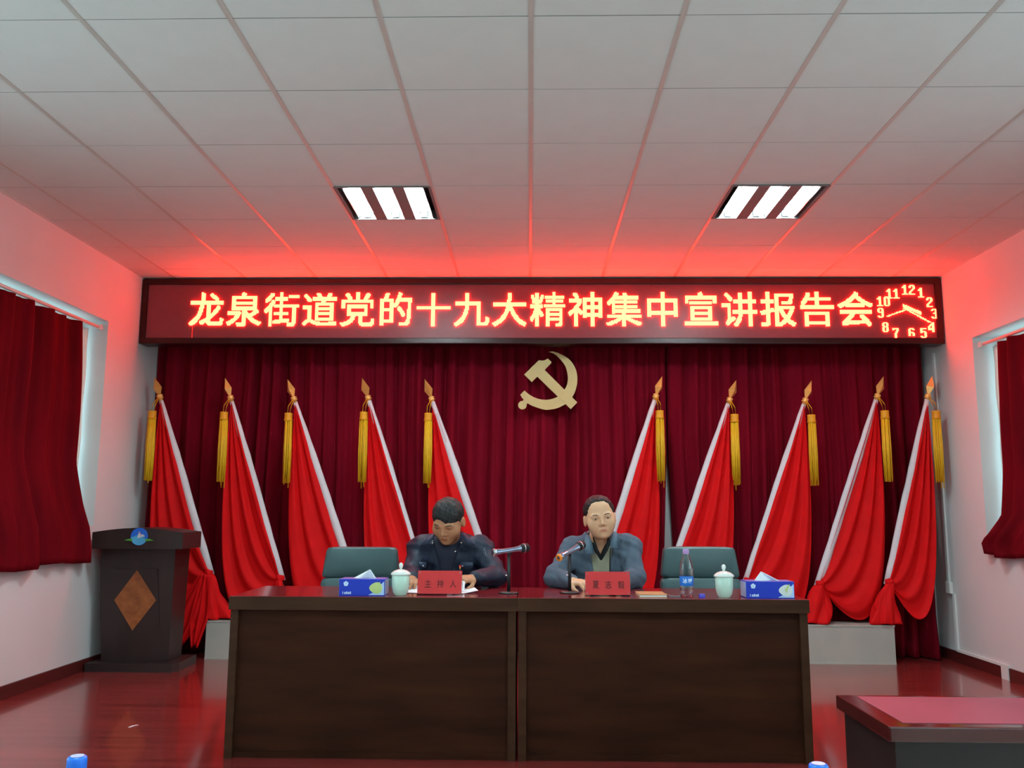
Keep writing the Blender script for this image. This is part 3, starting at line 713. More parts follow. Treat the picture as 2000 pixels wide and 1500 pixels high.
# ---------------------------------------------------------------- things on the desk
def tissue_box(label, x0, x1, y0, rot, side):
    xc = (x0+x1)/2; z0 = DZ; z1 = DZ+.08; d = .118
    t = thing('tissue_box', label, 'tissue box', (xc, y0+d/2, z0), 'blue tissue boxes on the desk')
    b = obj('carton', B(x0, x1, y0, y0+d, z0, z1, bev=.002), 'boxblue', t)
    obj('carton_top', B(x0+.002, x1-.002, y0+.002, y0+d-.002, z1, z1+.0008), 'boxpurple', b)
    for xa in (x0-.0006, x1-.0004): obj('end_face', B(xa, xa+.001, y0+.004, y0+d-.004, z0+.004, z1-.004), 'boxpale', b)
    obj('pale_corner', prism_y([(x1-.08, z0+.004), (x1-.003, z0+.004), (x1-.003, z0+.07), (x1-.03, z0+.045), (x1-.05, z0+.02)], y0-.0010, y0-.0002), 'boxpale', b)
    xl, zl = x1-.045, z0+.038
    fl = obj('lily_print', prism_y([(xl-.031+.0*k, zl) if False else (xl+.031*math.cos(a)*(1 if math.cos(a) < 0 else 1.05), zl+.027*math.sin(a)+.004*math.sin(2*a)) for k, a in enumerate(np.linspace(0, 2*PI, 24, endpoint=False))], y0-.0018, y0-.0009), 'lilygreen' if side < 0 else 'lilywhite', b)
    obj('lily_throat', prism_y([(xl+.006, zl-.012), (xl+.024, zl+.03), (xl+.014, zl+.026), (xl-.002, zl+.004)], y0-.0024, y0-.0017), 'lilygreen', b)
    xe, ze = x0+.034, z0+.058
    for k in range(5):
        a = PI/2+2*PI*k/5; obj('print_petal', prism_y([(xe+.007*math.cos(a)+.0058*math.cos(q), ze+.007*math.sin(a)+.0058*math.sin(q)) for q in np.linspace(0, 2*PI, 10, endpoint=False)], y0-.0012-.0001*k, y0-.0002), 'print', b)
    for k, (w, h) in enumerate(((.003, .012), (.0065, .010), (.0065, .012), (.007, .010), (.0065, .012))):
        xa = x0+.018+k*.0088; obj('print_stroke', B(xa, xa+w, y0-.0010, y0-.0002, z0+.008, z0+.008+h), 'print', b)
    # pulled-up tissue
    pk = (xc+(.028 if side < 0 else -.03), y0+.055, z1+.042); nn = 15; P = np.zeros((nn, nn, 3))
    for i in range(nn):
        for j in range(nn):
            u = i/(nn-1)*2-1; v = j/(nn-1); w = .062*(1-v**1.0)
            P[i, j] = (xc+(pk[0]-xc)*v+u*w, pk[1]+.012*math.sin(u*4)*(1-v)-.004*v, z1+.001+.043*v-.004*abs(u)*(1-v))
    obj('tissue', grid_mesh('tissue', P, .0025), 'tissue', t, True)
tissue_box('blue tissue box with green lily print at the left end of the desk', -.937, -.712, 4.335, 0, -1)
tissue_box('blue tissue box with white lily print at the right end of the desk', 1.052, 1.285, 4.335, 0, 1)
def cup(label, x, y):
    t = thing('lidded_cup', label, 'cup', (x, y, DZ), 'celadon lidded tea cups')
    obj('cup_body', lathe([(0, .001), (.028, 0), (.030, .003), (.038, .018), (.043, .045), (.0445, .098), (.043, .100), (.041, .098), (.039, .05), (.03, .015), (0, .012)], 32, (x, y, DZ)), 'porcelain', t, True)
    l = obj('lid', lathe([(.041, .098), (.050, .100), (.0505, .103), (.046, .110), (.034, .119), (.018, .125), (.008, .127), (0, .127)], 32, (x, y, DZ)), 'porcelainlid', t, True)
    obj('lid_knob', lathe([(.0055, .125), (.006, .130), (.0095, .138), (.011, .146), (.0085, .154), (.004, .158), (0, .159)], 20, (x, y, DZ)), 'porcelainlid', l, True)
cup('pale green lidded cup beside the left tissue box', -.640, 4.375)
cup('pale green lidded cup beside the right tissue box', .955, 4.375)
def name_plate(label, x0, x1, y, chars, sp):
    xc = (x0+x1)/2; t = thing('name_plate', label, 'name plate', (xc, y+.03, DZ), 'red name plates on the desk')
    obj('acrylic_stand', taper(x0, x1, x0, x1, y, y+.07, y+.028, y+.042, DZ+.002, DZ+.118), 'acrylic', t)
    obj('foot', B(x0, x1, y-.006, y+.075, DZ, DZ+.002), 'acrylic', t)
    sl = lambda z: y+.028*(z-DZ-.002)/.116
    bm = bmesh.new(); z0, z1 = DZ+.007, DZ+.117
    vv = [bm.verts.new(p) for p in ((x0+.001, sl(z0)-.0035, z0), (x1-.001, sl(z0)-.0035, z0), (x1-.001, sl(z1)-.0035, z1), (x0+.001, sl(z1)-.0035, z1), (x0+.001, sl(z0)-.0015, z0), (x1-.001, sl(z0)-.0015, z0), (x1-.001, sl(z1)-.0015, z1), (x0+.001, sl(z1)-.0015, z1))]
    for f in ((0, 1, 2, 3), (7, 6, 5, 4), (0, 4, 5, 1), (1, 5, 6, 2), (2, 6, 7, 3), (3, 7, 4, 0)): bm.faces.new([vv[i] for i in f])
    bmesh.ops.recalc_face_normals(bm, faces=bm.faces); cd = obj('red_card', bm, 'platered', t)
    for ch, f in zip(chars, (.235, .515, .80)):
        bm = text_mesh(ch, .037, x0+(x1-x0)*f, DZ+.055, 0, .0006, 'written_character', offset=.006, width=.032)
        for v in bm.verts: v.co.y += sl(v.co.z)-.0045
        obj('written_character', bm, 'ink', cd)
    for fx in (x0+.010, x1-.010):
        for fz in (DZ+.014, DZ+.108):
            obj('corner_rivet', B(fx-.0018, fx+.0018, sl(fz)-.0055, sl(fz)-.003, fz-.004, fz+.004), 'chrome', t)
name_plate('red name plate reading host, in front of the man in navy', -.560, -.338, 4.395, '主持人', 0)
name_plate('red name plate in front of the speaker in the grey jacket', .275, .498, 4.395, '夏志毅', 0)
def microphone(label, bx, by, top, tail, head, ring, pole_r):
    t = thing('desk_microphone', label, 'microphone', (bx, by, DZ), 'microphones on table stands')
    obj('base_disc', lathe([(0, 0), (.05, 0), (.052, .004), (.046, .009), (.012, .012), (0, .012)], 32, (bx, by, DZ)), 'blackplastic', t, True)
    obj('stand_pole', tube([(bx, by, DZ+.01), (bx, by, top)], pole_r, 12), 'blackplastic', t, True)
    obj('thumb_screw', tube([(bx-.018, by, DZ+.09), (bx, by, DZ+.09)], .005, 8), 'chrome', t, True)
    tail, head = Vector(tail), Vector(head); d = (head-tail); L = d.length; d.normalize()
    mid = tail+d*L*.52
    obj('clip', tube([(bx, by, top-.015), (bx, by, top+.005), tuple(mid)], [.009, .010, .012], 8), 'blackplastic', t, True)
    q = d.to_track_quat('Z', 'Y').to_matrix().to_4x4(); q.translation = tail
    bm = lathe([(0, .002), (.013, 0), (.0165, .004), (.0155, .03), (.0125, .045), (.0125, L*.6), (.016, L*.72), (.018, L*.76)], 20); bm.transform(q); mb = obj('handle', bm, ring if False else 'micbody', t, True)
    bm = lathe([(.018, L*.75), (.0225, L*.78), (.0235, L*.84), (.0235, L*.9), (.021, L*.96), (.013, L*.995), (0, L)], 20); bm.transform(q); obj('grille_head', bm, 'grille', t, True)
    bm = lathe([(.0215, L*.83), (.0243, L*.835), (.0243, L*.86), (.0215, L*.865)], 20); bm.transform(q); obj('grille_band', bm, 'chrome', t, True)
    bm = lathe([(.009, -.001), (.0175, -.002), (.0185, .006), (.017, .012)], 20); bm.transform(q); obj('end_ring', bm, ring, t, True)
microphone('silver microphone on a black stand right of the man in navy', -.107, 4.50, .945, (-.184, 4.44, .962), (-.004, 4.54, .985), 'chrome', .009)
microphone('silver microphone with orange ring tilted up toward the speaker', .204, 4.54, .958, (.145, 4.46, .936), (.281, 4.59, 1.003), 'orange', .0085)
# papers
def sheet(label, pts, curl, name='paper_sheet'):
    a, b, c, d = [np.array(p, float) for p in pts]; n = 14; P = np.zeros((n, n, 3))
    for i in range(n):
        for j in range(n):
            u, v = i/(n-1), j/(n-1); P[i, j] = (a*(1-u)+b*u)*(1-v)+(d*(1-u)+c*u)*v; P[i, j, 2] += curl(u, v)
    o = obj(name, grid_mesh(name, P, .0012), 'paper', None, True); tag(o, label, 'paper', 'white papers in front of the man in navy'); return o
sheet('white paper sheet between the lidded cup and the host name plate', [(-.655, 4.50, DZ+.003), (-.50, 4.46, DZ+.003), (-.48, 4.68, DZ+.004), (-.635, 4.72, DZ+.004)], lambda u, v: .035*max(0, v-.3)**1.2*(1-u))
sheet('white paper sheets right of the host name plate under his hand', [(-.40, 4.44, DZ+.003), (-.262, 4.50, DZ+.003), (-.30, 4.72, DZ+.004), (-.44, 4.66, DZ+.004)], lambda u, v: .012*max(0, u-.5)*2)
sheet('curled paper page standing up beside the host name plate', [(-.42, 4.50, DZ+.006), (-.335, 4.53, DZ+.006), (-.335, 4.58, DZ+.050), (-.43, 4.56, DZ+.056)], lambda u, v: .01*math.sin(u*3))
nb = thing('notebook', 'closed tan notebook lying right of the speaker', 'notebook', (.60, 4.42, DZ))
obj('cover', B(.535, .672, 4.35, 4.53, DZ, DZ+.003), 'cover', nb); obj('pages', B(.538, .669, 4.353, 4.527, DZ+.003, DZ+.010), 'paper', nb); obj('upper_cover', B(.535, .672, 4.35, 4.53, DZ+.010, DZ+.013), 'cover', nb)
ph = thing('phone', 'small grey phone lying beside the water bottle', 'phone', (.705, 4.40, DZ))
obj('case', B(.682, .735, 4.36, 4.48, DZ, DZ+.009, bev=.003), 'phone', ph); obj('screen', B(.686, .731, 4.364, 4.476, DZ+.009, DZ+.0095), 'blackplastic', ph)
wb = thing('water_bottle', 'clear water bottle with blue label on the desk before the empty right chair', 'bottle', (.773, 4.385, DZ))
c = (.773, 4.385, DZ)
obj('bottle_body', lathe([(0, .004), (.012, .002), (.026, 0), (.0325, .008), (.033, .03), (.0315, .04), (.033, .05), (.0335, .10), (.0325, .115), (.0335, .13), (.033, .145), (.028, .17), (.020, .19), (.0145, .205), (.0135, .213)], 32, c), 'pet', wb, True)
lb = obj('label_band', lathe([(.0336, .055), (.0341, .056), (.0341, .099), (.0336, .1)], 32, c), 'label', wb, True)
for k, ch in enumerate('冰露'):
    bm = text_mesh(ch, .024, .773-.0125+.025*k, DZ+.079, 0, .0006, 'printed_character', offset=.03, width=.022)
    for v in bm.verts: dx = v.co.x-.773; v.co.y += 4.385-math.sqrt(max(0, .0342**2-dx*dx))
    obj('printed_character', bm, 'print', lb)
obj('cap', lathe([(.0140, .207), (.0155, .208), (.0155, .228), (.014, .231), (0, .2315)], 24, c), 'petcap', wb, True)
bm = lathe([(0, .001), (.014, .001), (.015, 0), (.0155, .003), (.0155, .014), (.0135, .017), (0, .017)], 20, (.842, 4.36, DZ)); cpo = thing('bottle_cap', 'loose violet bottle cap lying right of the water bottle', 'bottle cap', (.842, 4.36, DZ))
obj('cap_shell', bm, 'violetcap', cpo, True); obj('cap_rim', lathe([(.0157, .0005), (.0162, .001), (.0162, .003), (.0157, .0035)], 20, (.842, 4.36, DZ)), 'violetcap', cpo, True)
scr = obj('paper_scrap', grid_mesh('paper_scrap', np.array([[(-2.175, 4.87, .002), (-2.165, 4.90, .004), (-2.15, 4.93, .002)], [(-2.165, 4.868, .002), (-2.155, 4.898, .003), (-2.142, 4.925, .002)]]), .0008), 'paper'); tag(scr, 'tiny white paper scrap on the red stage floor', 'scrap')

# ---------------------------------------------------------------- cable trunking on the right wall
ct = thing('cable_trunking', 'white cable trunking with junction box in the right rear corner', 'cable trunking', (XR-.01, 7.22, .1))
obj('upper_duct', B(XR-.016, XR-.0015, 7.225, 7.262, .60, 2.5), 'white', ct)
obj('junction_box', B(XR-.03, XR-.0015, 7.19, 7.26, .53, .62, bev=.003), 'white', ct)
obj('lower_duct', B(XR-.016, XR-.0015, 7.15, 7.185, .1, .53), 'white', ct)
obj('floor_duct', B(XR-.02, XR-.0015, 6.42, 7.16, .085, .105), 'white', ct)
obj('floor_drop', B(XR-.02, XR-.0015, 6.425, 6.515, 0, .085), 'white', ct)
hk = obj('wall_hook', tube([(XR, 7.2, 1.78), (XR-.03, 7.2, 1.775), (XR-.035, 7.2, 1.80)], .006, 8), 'blackplastic', None, True); tag(hk, 'small dark hook on the right wall beside the rightmost flag', 'hook')

# ---------------------------------------------------------------- people: smooth implicit bodies meshed with surface nets
class Field:
    def __init__(s, lo, hi, h):
        s.lo = np.array(lo, float); s.h = h; s.n = np.ceil((np.array(hi)-s.lo)/h).astype(int)+1
        s.F = np.full(s.n, .05, np.float32)
    def _sub(s, lo, hi):
        a = np.maximum(np.floor((np.array(lo)-s.lo)/s.h).astype(int), 0); b = np.minimum(np.ceil((np.array(hi)-s.lo)/s.h).astype(int)+1, s.n)
        if (b <= a).any(): return None, None
        g = [(s.lo[k]+s.h*np.arange(a[k], b[k])).astype(np.float32) for k in range(3)]
        return tuple(slice(a[k], b[k]) for k in range(3)), (g[0][:, None, None], g[1][None, :, None], g[2][None, None, :])
    def comb(s, fn, lo, hi, k, op):
        m = max(k, .0)+.03; sl, g = s._sub(np.array(lo)-m, np.array(hi)+m)
        if sl is None: return
        d = fn(*g); f = s.F[sl]
        if op == 'sub': d = -d; 
        if k > 0:
            if op == 'add': h = np.clip(.5+.5*(f-d)/k, 0, 1); r = f+(d-f)*h-k*h*(1-h)
            else: h = np.clip(.5-.5*(f-d)/k, 0, 1); r = f+(d-f)*h+k*h*(1-h)
        else: r = np.minimum(f, d) if op == 'add' else np.maximum(f, d)
        s.F[sl] = r
    def ell(s, c, r, Rm=None, k=.02, op='add'):
        c = np.array(c, float); r = np.array(r, float); Rm = np.eye(3) if Rm is None else Rm
        ext = np.sqrt(((Rm*r)**2).sum(1))
        def fn(X, Y, Z):
            x, y, z = X-c[0], Y-c[1], Z-c[2]
            q = [Rm[0, i]*x+Rm[1, i]*y+Rm[2, i]*z for i in range(3)]
            k0 = np.sqrt(sum((q[i]/r[i])**2 for i in range(3))); k1 = np.sqrt(sum((q[i]/r[i]**2)**2 for i in range(3)))
            return k0*(k0-1)/(k1+1e-6)
        s.comb(fn, c-ext, c+ext, k, op)
    def cone(s, a, b, ra, rb, k=.02, op='add', flat=None):
        a = np.array(a, float); b = np.array(b, float); ab = b-a; L = (ab@ab)+1e-12; R = max(ra, rb)
        def fn(X, Y, Z):
            x, y, z = X-a[0], Y-a[1], Z-a[2]
            t = np.clip((x*ab[0]+y*ab[1]+z*ab[2])/L, 0, 1)
            return np.sqrt((x-ab[0]*t)**2+(y-ab[1]*t)**2+(z-ab[2]*t)**2)-(ra+(rb-ra)*t)
        s.comb(fn, np.minimum(a, b)-R, np.maximum(a, b)+R, k, op)
    def noise(s, amp, w, seed=0):
        g = [(s.lo[k]+s.h*np.arange(s.n[k])).astype(np.float32) for k in range(3)]
        X, Y, Z = g[0][:, None, None], g[1][None, :, None], g[2][None, None, :]
        s.F += (amp*np.sin(w*(X+.6*Z)+seed+1.7*np.sin(w*.5*Y))*np.sin(w*.8*(Z-.4*X)+2*seed)).astype(np.float32)
    def mesh(s, name):
        F = s.F; I = F < 0
        c = np.zeros(np.array(I.shape)-1, np.int8)
        for dx in (0, 1):
            for dy in (0, 1):
                for dz in (0, 1):
                    c += I[dx:I.shape[0]-1+dx, dy:I.shape[1]-1+dy, dz:I.shape[2]-1+dz]
        act = (c > 0) & (c < 8); A = np.argwhere(act); n = len(A)
        idx = np.full(act.shape, -1, np.int64); idx[act] = np.arange(n)
        acc = np.zeros((n, 3)); cnt = np.zeros(n)
        cor = [np.array(q) for q in ((0, 0, 0), (1, 0, 0), (0, 1, 0), (1, 1, 0), (0, 0, 1), (1, 0, 1), (0, 1, 1), (1, 1, 1))]
        val = [F[A[:, 0]+q[0], A[:, 1]+q[1], A[:, 2]+q[2]].astype(float) for q in cor]
        for i in range(8):
            for ax in range(3):
                if cor[i][ax]: continue
                j = i+(1 << ax); f0, f1 = val[i], val[j]; x = (f0 < 0) != (f1 < 0)
                t = f0/(f0-f1+1e-12*(f0 == f1)); p = cor[i][None, :]+np.zeros((n, 3)); p[:, ax] += t
                acc[x] += p[x]; cnt[x] += 1
        V = s.lo+s.h*(A+acc/np.maximum(cnt, 1)[:, None])
        Q = []
        for ax in range(3):
            sl0 = [slice(None)]*3; sl1 = [slice(None)]*3; sl0[ax] = slice(0, -1); sl1[ax] = slice(1, None)
            a, b = I[tuple(sl0)], I[tuple(sl1)]; E = np.argwhere(a != b)
            u, v = (ax+1) % 3, (ax+2) % 3
            ok = (E[:, u] > 0) & (E[:, v] > 0) & (E[:, u] < act.shape[u]) & (E[:, v] < act.shape[v]); E = E[ok]
            ins = a[E[:, 0], E[:, 1], E[:, 2]]
            q = []
            for du, dv in ((-1, -1), (0, -1), (0, 0), (-1, 0)):
                e = E.copy(); e[:, u] += du; e[:, v] += dv; q.append(idx[e[:, 0], e[:, 1], e[:, 2]])
            q = np.stack(q, 1); q[~ins] = q[~ins][:, ::-1]; Q.append(q)
        Q = np.concatenate(Q)
        # light smoothing
        for _ in range(2):
            sm = np.zeros_like(V); ct = np.zeros(len(V))
            for a, b in ((0, 1), (1, 2), (2, 3), (3, 0)):
                np.add.at(sm, Q[:, a], V[Q[:, b]]); np.add.at(ct, Q[:, a], 1)
                np.add.at(sm, Q[:, b], V[Q[:, a]]); np.add.at(ct, Q[:, b], 1)
            V = V*.6+.4*sm/np.maximum(ct, 1)[:, None]
        lab = np.arange(len(V))
        while True:
            m = lab[Q].min(1); new = lab.copy()
            for a in range(4): np.minimum.at(new, Q[:, a], m)
            new = new[new]
            if (new == lab).all(): break
            lab = new
        big = np.bincount(lab).argmax(); keep = lab == big; re = np.cumsum(keep)-1
        Q = re[Q[keep[Q[:, 0]]]]; V = V[keep]
        me = bpy.data.meshes.new(name); me.from_pydata(V.tolist(), [], Q.tolist()); me.update(); me.shade_smooth()
        return me, V
def rotm(pitch, yaw, roll):
    """head frame: local x lateral, -y face, z up. pitch>0 bows the head, yaw>0 turns to picture right, roll>0 tips the crown to picture left"""
    cp_, sp = math.cos(pitch), math.sin(pitch); Rx = np.array([[1, 0, 0], [0, cp_, -sp], [0, sp, cp_]])
    cy, sy = math.cos(yaw), math.sin(yaw); Rz = np.array([[cy, -sy, 0], [sy, cy, 0], [0, 0, 1]])
    cr, sr = math.cos(roll), math.sin(roll); Ry = np.array([[cr, 0, -sr], [0, 1, 0], [sr, 0, cr]])
    return Ry@Rz@Rx
def add_hand(F, w, d, nrm, side, curl=(.5, .7), k=.006, spread=1.0):
    w = np.array(w, float); d = np.array(d, float); d /= np.linalg.norm(d)
    nrm = np.array(nrm, float); nrm -= d*(nrm@d); nrm /= np.linalg.norm(nrm); sd = np.cross(d, nrm)*side
    Rm = np.stack([d, sd, nrm], 1)
    F.ell(w+.042*d, (.050, .040, .018), Rm, .012)
    ln = (.072, .080, .075, .058)
    for i in range(4):
        o = (.030-.020*i)*spread; b = w+(.078-.004*abs(i-1.3))*d+o*sd
        a1 = curl[0]+.06*i; a2 = a1+curl[1]
        d1 = d*math.cos(a1)-nrm*math.sin(a1)+sd*.03*(1.5-i); d2 = d*math.cos(a2)-nrm*math.sin(a2); d3 = d*math.cos(a2+.5)-nrm*math.sin(a2+.5)
        p1 = b+d1*ln[i]*.48; p2 = p1+d2*ln[i]*.32; p3 = p2+d3*ln[i]*.22
        F.cone(b, p1, .0098, .0088, k); F.cone(p1, p2, .0088, .0080, k*.5); F.cone(p2, p3, .0080, .0068, k*.5)
    t0 = w+.02*d+.030*sd-.004*nrm; t1 = t0+.038*(d*.65+sd*.62-nrm*.42); t2 = t1+.030*(d*.92+sd*.05-nrm*.4)
    F.cone(t0, t1, .0135, .0105, .010); F.cone(t1, t2, .0105, .0082, k)
def person(label, base, hc, HR, J, skin, hairm, kind, scl):
    """J: joints in world space"""
    t = thing('person', label, 'person', base)
    hc = np.array(hc, float); scl = np.array(scl); loc = lambda p: hc+HR@(np.array(p, float)*scl)
    lo = np.array([J['elA'][0]-.12, 4.50, 0.0]); hi = np.array([J['elB'][0]+.12, 5.32, 1.29])
    H = .0048
    F = Field(lo, hi, H)
    # torso, limbs
    F.ell(J['chest'], (.155, .095, .19), None, .04); F.ell(J['belly'], (.155, .115, .17), None, .05); F.ell(J['hip'], (.165, .125, .11), None, .05)
    F.cone(J['shA'], J['shB'], .052, .052, .05)
    for s_ in 'AB':
        F.cone(J['sh'+s_], J['el'+s_], .052, .041, .025); F.cone(J['el'+s_], J['wr'+s_], .041, .027, .02)
        F.cone(J['th'+s_], J['kn'+s_], .075, .055, .03); F.cone(J['kn'+s_], J['an'+s_], .053, .036, .02); F.cone(J['an'+s_], np.array(J['an'+s_])+(0, -.15, -.045), .036, .028, .02)
        add_hand(F, J['wr'+s_], J['hd'+s_], J['hn'+s_], J['hs'+s_], J['curl'+s_])
    F.cone(loc((0, .022, -.05)), J['neck'], .052, .060, .03)
    # head
    E = lambda c, r, k=.02, op='add': F.ell(loc(c), np.array(r)*scl, HR, k, op)
    Cn = lambda a, b, ra, rb, k=.01, op='add': F.cone(loc(a), loc(b), ra, rb, k, op)
    E((0, .014, .034), (.077, .094, .086)); E((0, -.020, -.022), (.069, .070, .084), .03); E((0, -.030, -.072), (.056, .050, .044), .03)
    E((0, -.066, -.100), (.024, .020, .018), .025)
    for q in (-1, 1):
        E((q*.044, -.053, -.034), (.026, .025, .032), .025)
        E((q*.079, .014, -.014), (.010, .019, .032), .010); E((q*.088, .008, -.012), (.006, .010, .018), .005, 'sub')
        E((q*.0325, -.093, -.001), (.017, .013, .011), .012, 'sub')
        Cn((q*.018, -.085, .013), (q*.048, -.074, .014), .0085, .007, .014)
        E((q*.0325, -.0735, -.002), (.0155, .013, .0125), .004)
        E((q*.0115, -.092, -.039), (.0072, .009, .0065), .006)
    Cn((0, -.084, .004), (0, -.1025, -.032), .0072, .0108, .010)
    Cn((-.019, -.083, -.0655), (.019, -.083, -.0655), .006, .006, .007); Cn((0, -.0885, -.0655), (0, -.0885, -.0655), .006, .006, .01)
    Cn((-.015, -.0835, -.0765), (.015, -.0835, -.0765), .0068, .0068, .007)
    Cn((-.021, -.094, -.0708), (.021, -.094, -.0708), .0028, .0028, .003, 'sub')
    me, V = F.mesh('body')
    L_ = ((V-hc)@HR)/scl
    tone = np.ones((len(V), 4), np.float32)
    lip = np.clip(1-(np.abs(L_[:, 0])/.021)**4-((L_[:, 2]+.071)/.0095)**2, 0, 1)*(L_[:, 1] < -.07)
    for k_, m_ in enumerate((.80, .52, .52)): tone[:, k_] *= 1-(1-m_)*np.minimum(1, lip*2.2)
    lid = (np.clip(1-((np.abs(L_[:, 0])-.0325)/.017)**2-((L_[:, 2]+.003)/.009)**2, 0, 1)*(L_[:, 1] < -.06))
    for k_, m_ in enumerate((.80, .74, .72)): tone[:, k_] *= 1-(1-m_)*np.minimum(1, lid*2)
    at = me.color_attributes.new('tone', 'FLOAT_COLOR', 'POINT'); at.data.foreach_set('color', tone.ravel())
    body = obj('body', me, skin, t)
    # eyes and brows
    for q in (-1, 1):
        n_ = 'eye'
        bm = bmesh.new(); bmesh.ops.create_uvsphere(bm, u_segments=16, v_segments=10, radius=1)
        RM = Matrix([list(r_) for r_ in HR]).to_4x4(); RM.translation = Vector(loc((q*.0325, -.0805 if kind == 'grey' else -.078, -.0035)).tolist())
        for v in bm.verts: v.co = Vector((v.co.x*.0125, v.co.y*.0075, v.co.z*(.0033 if kind == 'grey' else .0022)))
        bm.transform(RM); ey = obj('eye', bm, 'eyewhite', body, True)
        bm = bmesh.new(); bmesh.ops.create_uvsphere(bm, u_segments=14, v_segments=8, radius=1)
        for v in bm.verts: v.co = Vector((v.co.x*.0058, v.co.y*.0026-.0062, v.co.z*(.0036 if kind == 'grey' else .0024)))
        bm.transform(RM); obj('iris', bm, 'iris', ey, True)
        pts = [loc((q*x, y, z)) for x, y, z in ((.014, -.0915, .0145), (.026, -.091, .0195), (.040, -.085, .020), (.052, -.073, .0145))]
        obj('eyebrow', tube([p.tolist() for p in pts], [.0022, .0032, .003, .0012], 6), 'brow', body, True)
    # hair
    F = Field(hc-.16, hc+.16, .0045)
    E = lambda c, r, k=.0, op='add': F.ell(loc(c), np.array(r)*scl, HR, k, op)
    if kind == 'grey':
        E((0, .018, .037), (.083, .100, .090)); [E((q*.024, -.108, .008), (.048, .094, .097), .012, 'sub') for q in (-1, 0, 1)]; E((0, -.085, -.09), (.12, .085, .10), .006, 'sub')
        E((0, .03, -.155), (.14, .16, .115), .006, 'sub')
        for q in (-1, 1): E((q*.085, .002, -.02), (.022, .022, .038), .004, 'sub')
    else:
        E((0, .012, .039), (.081, .100, .089)); E((-.035, -.140, -.040), (.085, .096, .118), .006, 'sub'); E((.040, -.140, -.058), (.085, .096, .112), .006, 'sub'); E((0, -.06, -.11), (.13, .085, .10), .006, 'sub')
        E((0, .03, -.155), (.14, .16, .11), .006, 'sub')
        for q in (-1, 1): E((q*.088, .004, -.018), (.02, .024, .04), .004, 'sub')
    F.noise(.0022, 190, 2); F.noise(.0018, 90, 1)
    hm, _ = F.mesh('hair'); obj('hair', hm, hairm, body)
    return t, body, loc
def clothing(name, parent, m, J, grow, arm, lo, hi, h, wr, carve=None, puff=None, body_k=.04, arms=True, torso=True):
    F = Field(lo, hi, h)
    if torso:
        g = grow
        F.ell(J['chest'], (.155+g, .098+g, .185+g*.6), None, .04); F.ell(J['belly'], (.160+g, .122+g, .17), None, body_k); F.ell(J['hip'], (.168+g, .128+g, .10), None, .05)
        F.cone(J['shA'], J['shB'], .052+g, .052+g, .05)
        for s_ in 'AB': F.cone(np.array(J['neck'])*(1, 1, 1)+(0, .02, .005), np.array(J['sh'+s_])+(0, .01, .022), .050+g*.6, .036+g*.6, .04)
        F.cone(np.array(J['neck'])+(0, .012, -.03), np.array(J['neck'])+(0, .012, .012), .074+g*.5, .062+g*.4, .05)
    if arms:
        for s_ in 'AB':
            w = np.array(J['el'+s_])+(np.array(J['wr'+s_])-np.array(J['el'+s_]))*.90
            F.cone(J['sh'+s_], J['el'+s_], .056+arm, .047+arm*.9, .03); F.cone(J['el'+s_], w, .047+arm*.9, .034+arm*.7, .02)
    if puff: puff(F)
    if wr: F.noise(wr, 46, 1.3); F.noise(wr*.6, 88, .4)
    if carve: carve(F)
    me, V = F.mesh(name); return obj(name, me, m, parent)
def plate(name, pts, th, m, parent, bulge=0):
    """cloth flap from an outline of 3-D points"""
    bm = bmesh.new(); f = [bm.verts.new(p) for p in pts]; b = [bm.verts.new((p[0], p[1]+th, p[2]-.002)) for p in pts]; n = len(pts)
    bm.faces.new(f); bm.faces.new(b[::-1])
    for i in range(n): bm.faces.new((f[i], b[i], b[(i+1) % n], f[(i+1) % n]))
    bmesh.ops.recalc_face_normals(bm, faces=bm.faces)
    bmesh.ops.bevel(bm, geom=list(bm.edges), offset=.003, segments=2, affect='EDGES')
    return obj(name, bm, m, parent, True)
def lower_clothes(t, J):
    F = Field(np.array([J['hip'][0]-.26, 4.52, .0]), np.array([J['hip'][0]+.26, 5.34, .72]), .009)
    F.ell(np.array(J['hip'])+(0, 0, -.0), (.178, .138, .115), None, .04)
    for s_ in 'AB':
        F.cone(J['th'+s_], J['kn'+s_], .084, .066, .03); F.cone(J['kn'+s_], np.array(J['an'+s_])+(0, 0, .02), .066, .052, .02)
    obj('trousers', F.mesh('trousers')[0], 'trouser', t)
    for s_ in 'AB':
        a = np.array(J['an'+s_]); F = Field(a+(-.1, -.27, -.09), a+(.1, .1, .1), .007)
        F.ell(a+(0, -.01, -.03), (.046, .06, .045), None, .02); F.ell(a+(0, -.12, -.042), (.047, .10, .034), None, .03)
        F.F = np.maximum(F.F, (a[2]-.072)-(F.lo[2]+F.h*np.arange(F.n[2]))[None, None, :].astype(np.float32))
        obj('shoe', F.mesh('shoe')[0], 'shoe', t)
def joints(cx, neck, chest, shA, shB, elA, elB, wrA, wrB, **k):
    J = dict(neck=neck, chest=chest, belly=(cx, 5.12, .68), hip=(cx, 5.15, .56), shA=shA, shB=shB, elA=elA, elB=elB, wrA=wrA, wrB=wrB,
             thA=(cx-.10, 5.08, .565), thB=(cx+.10, 5.08, .565), knA=(cx-.12, 4.72, .53), knB=(cx+.12, 4.72, .53), anA=(cx-.12, 4.76, .09), anB=(cx+.12, 4.76, .09))
    J.update(k); return J

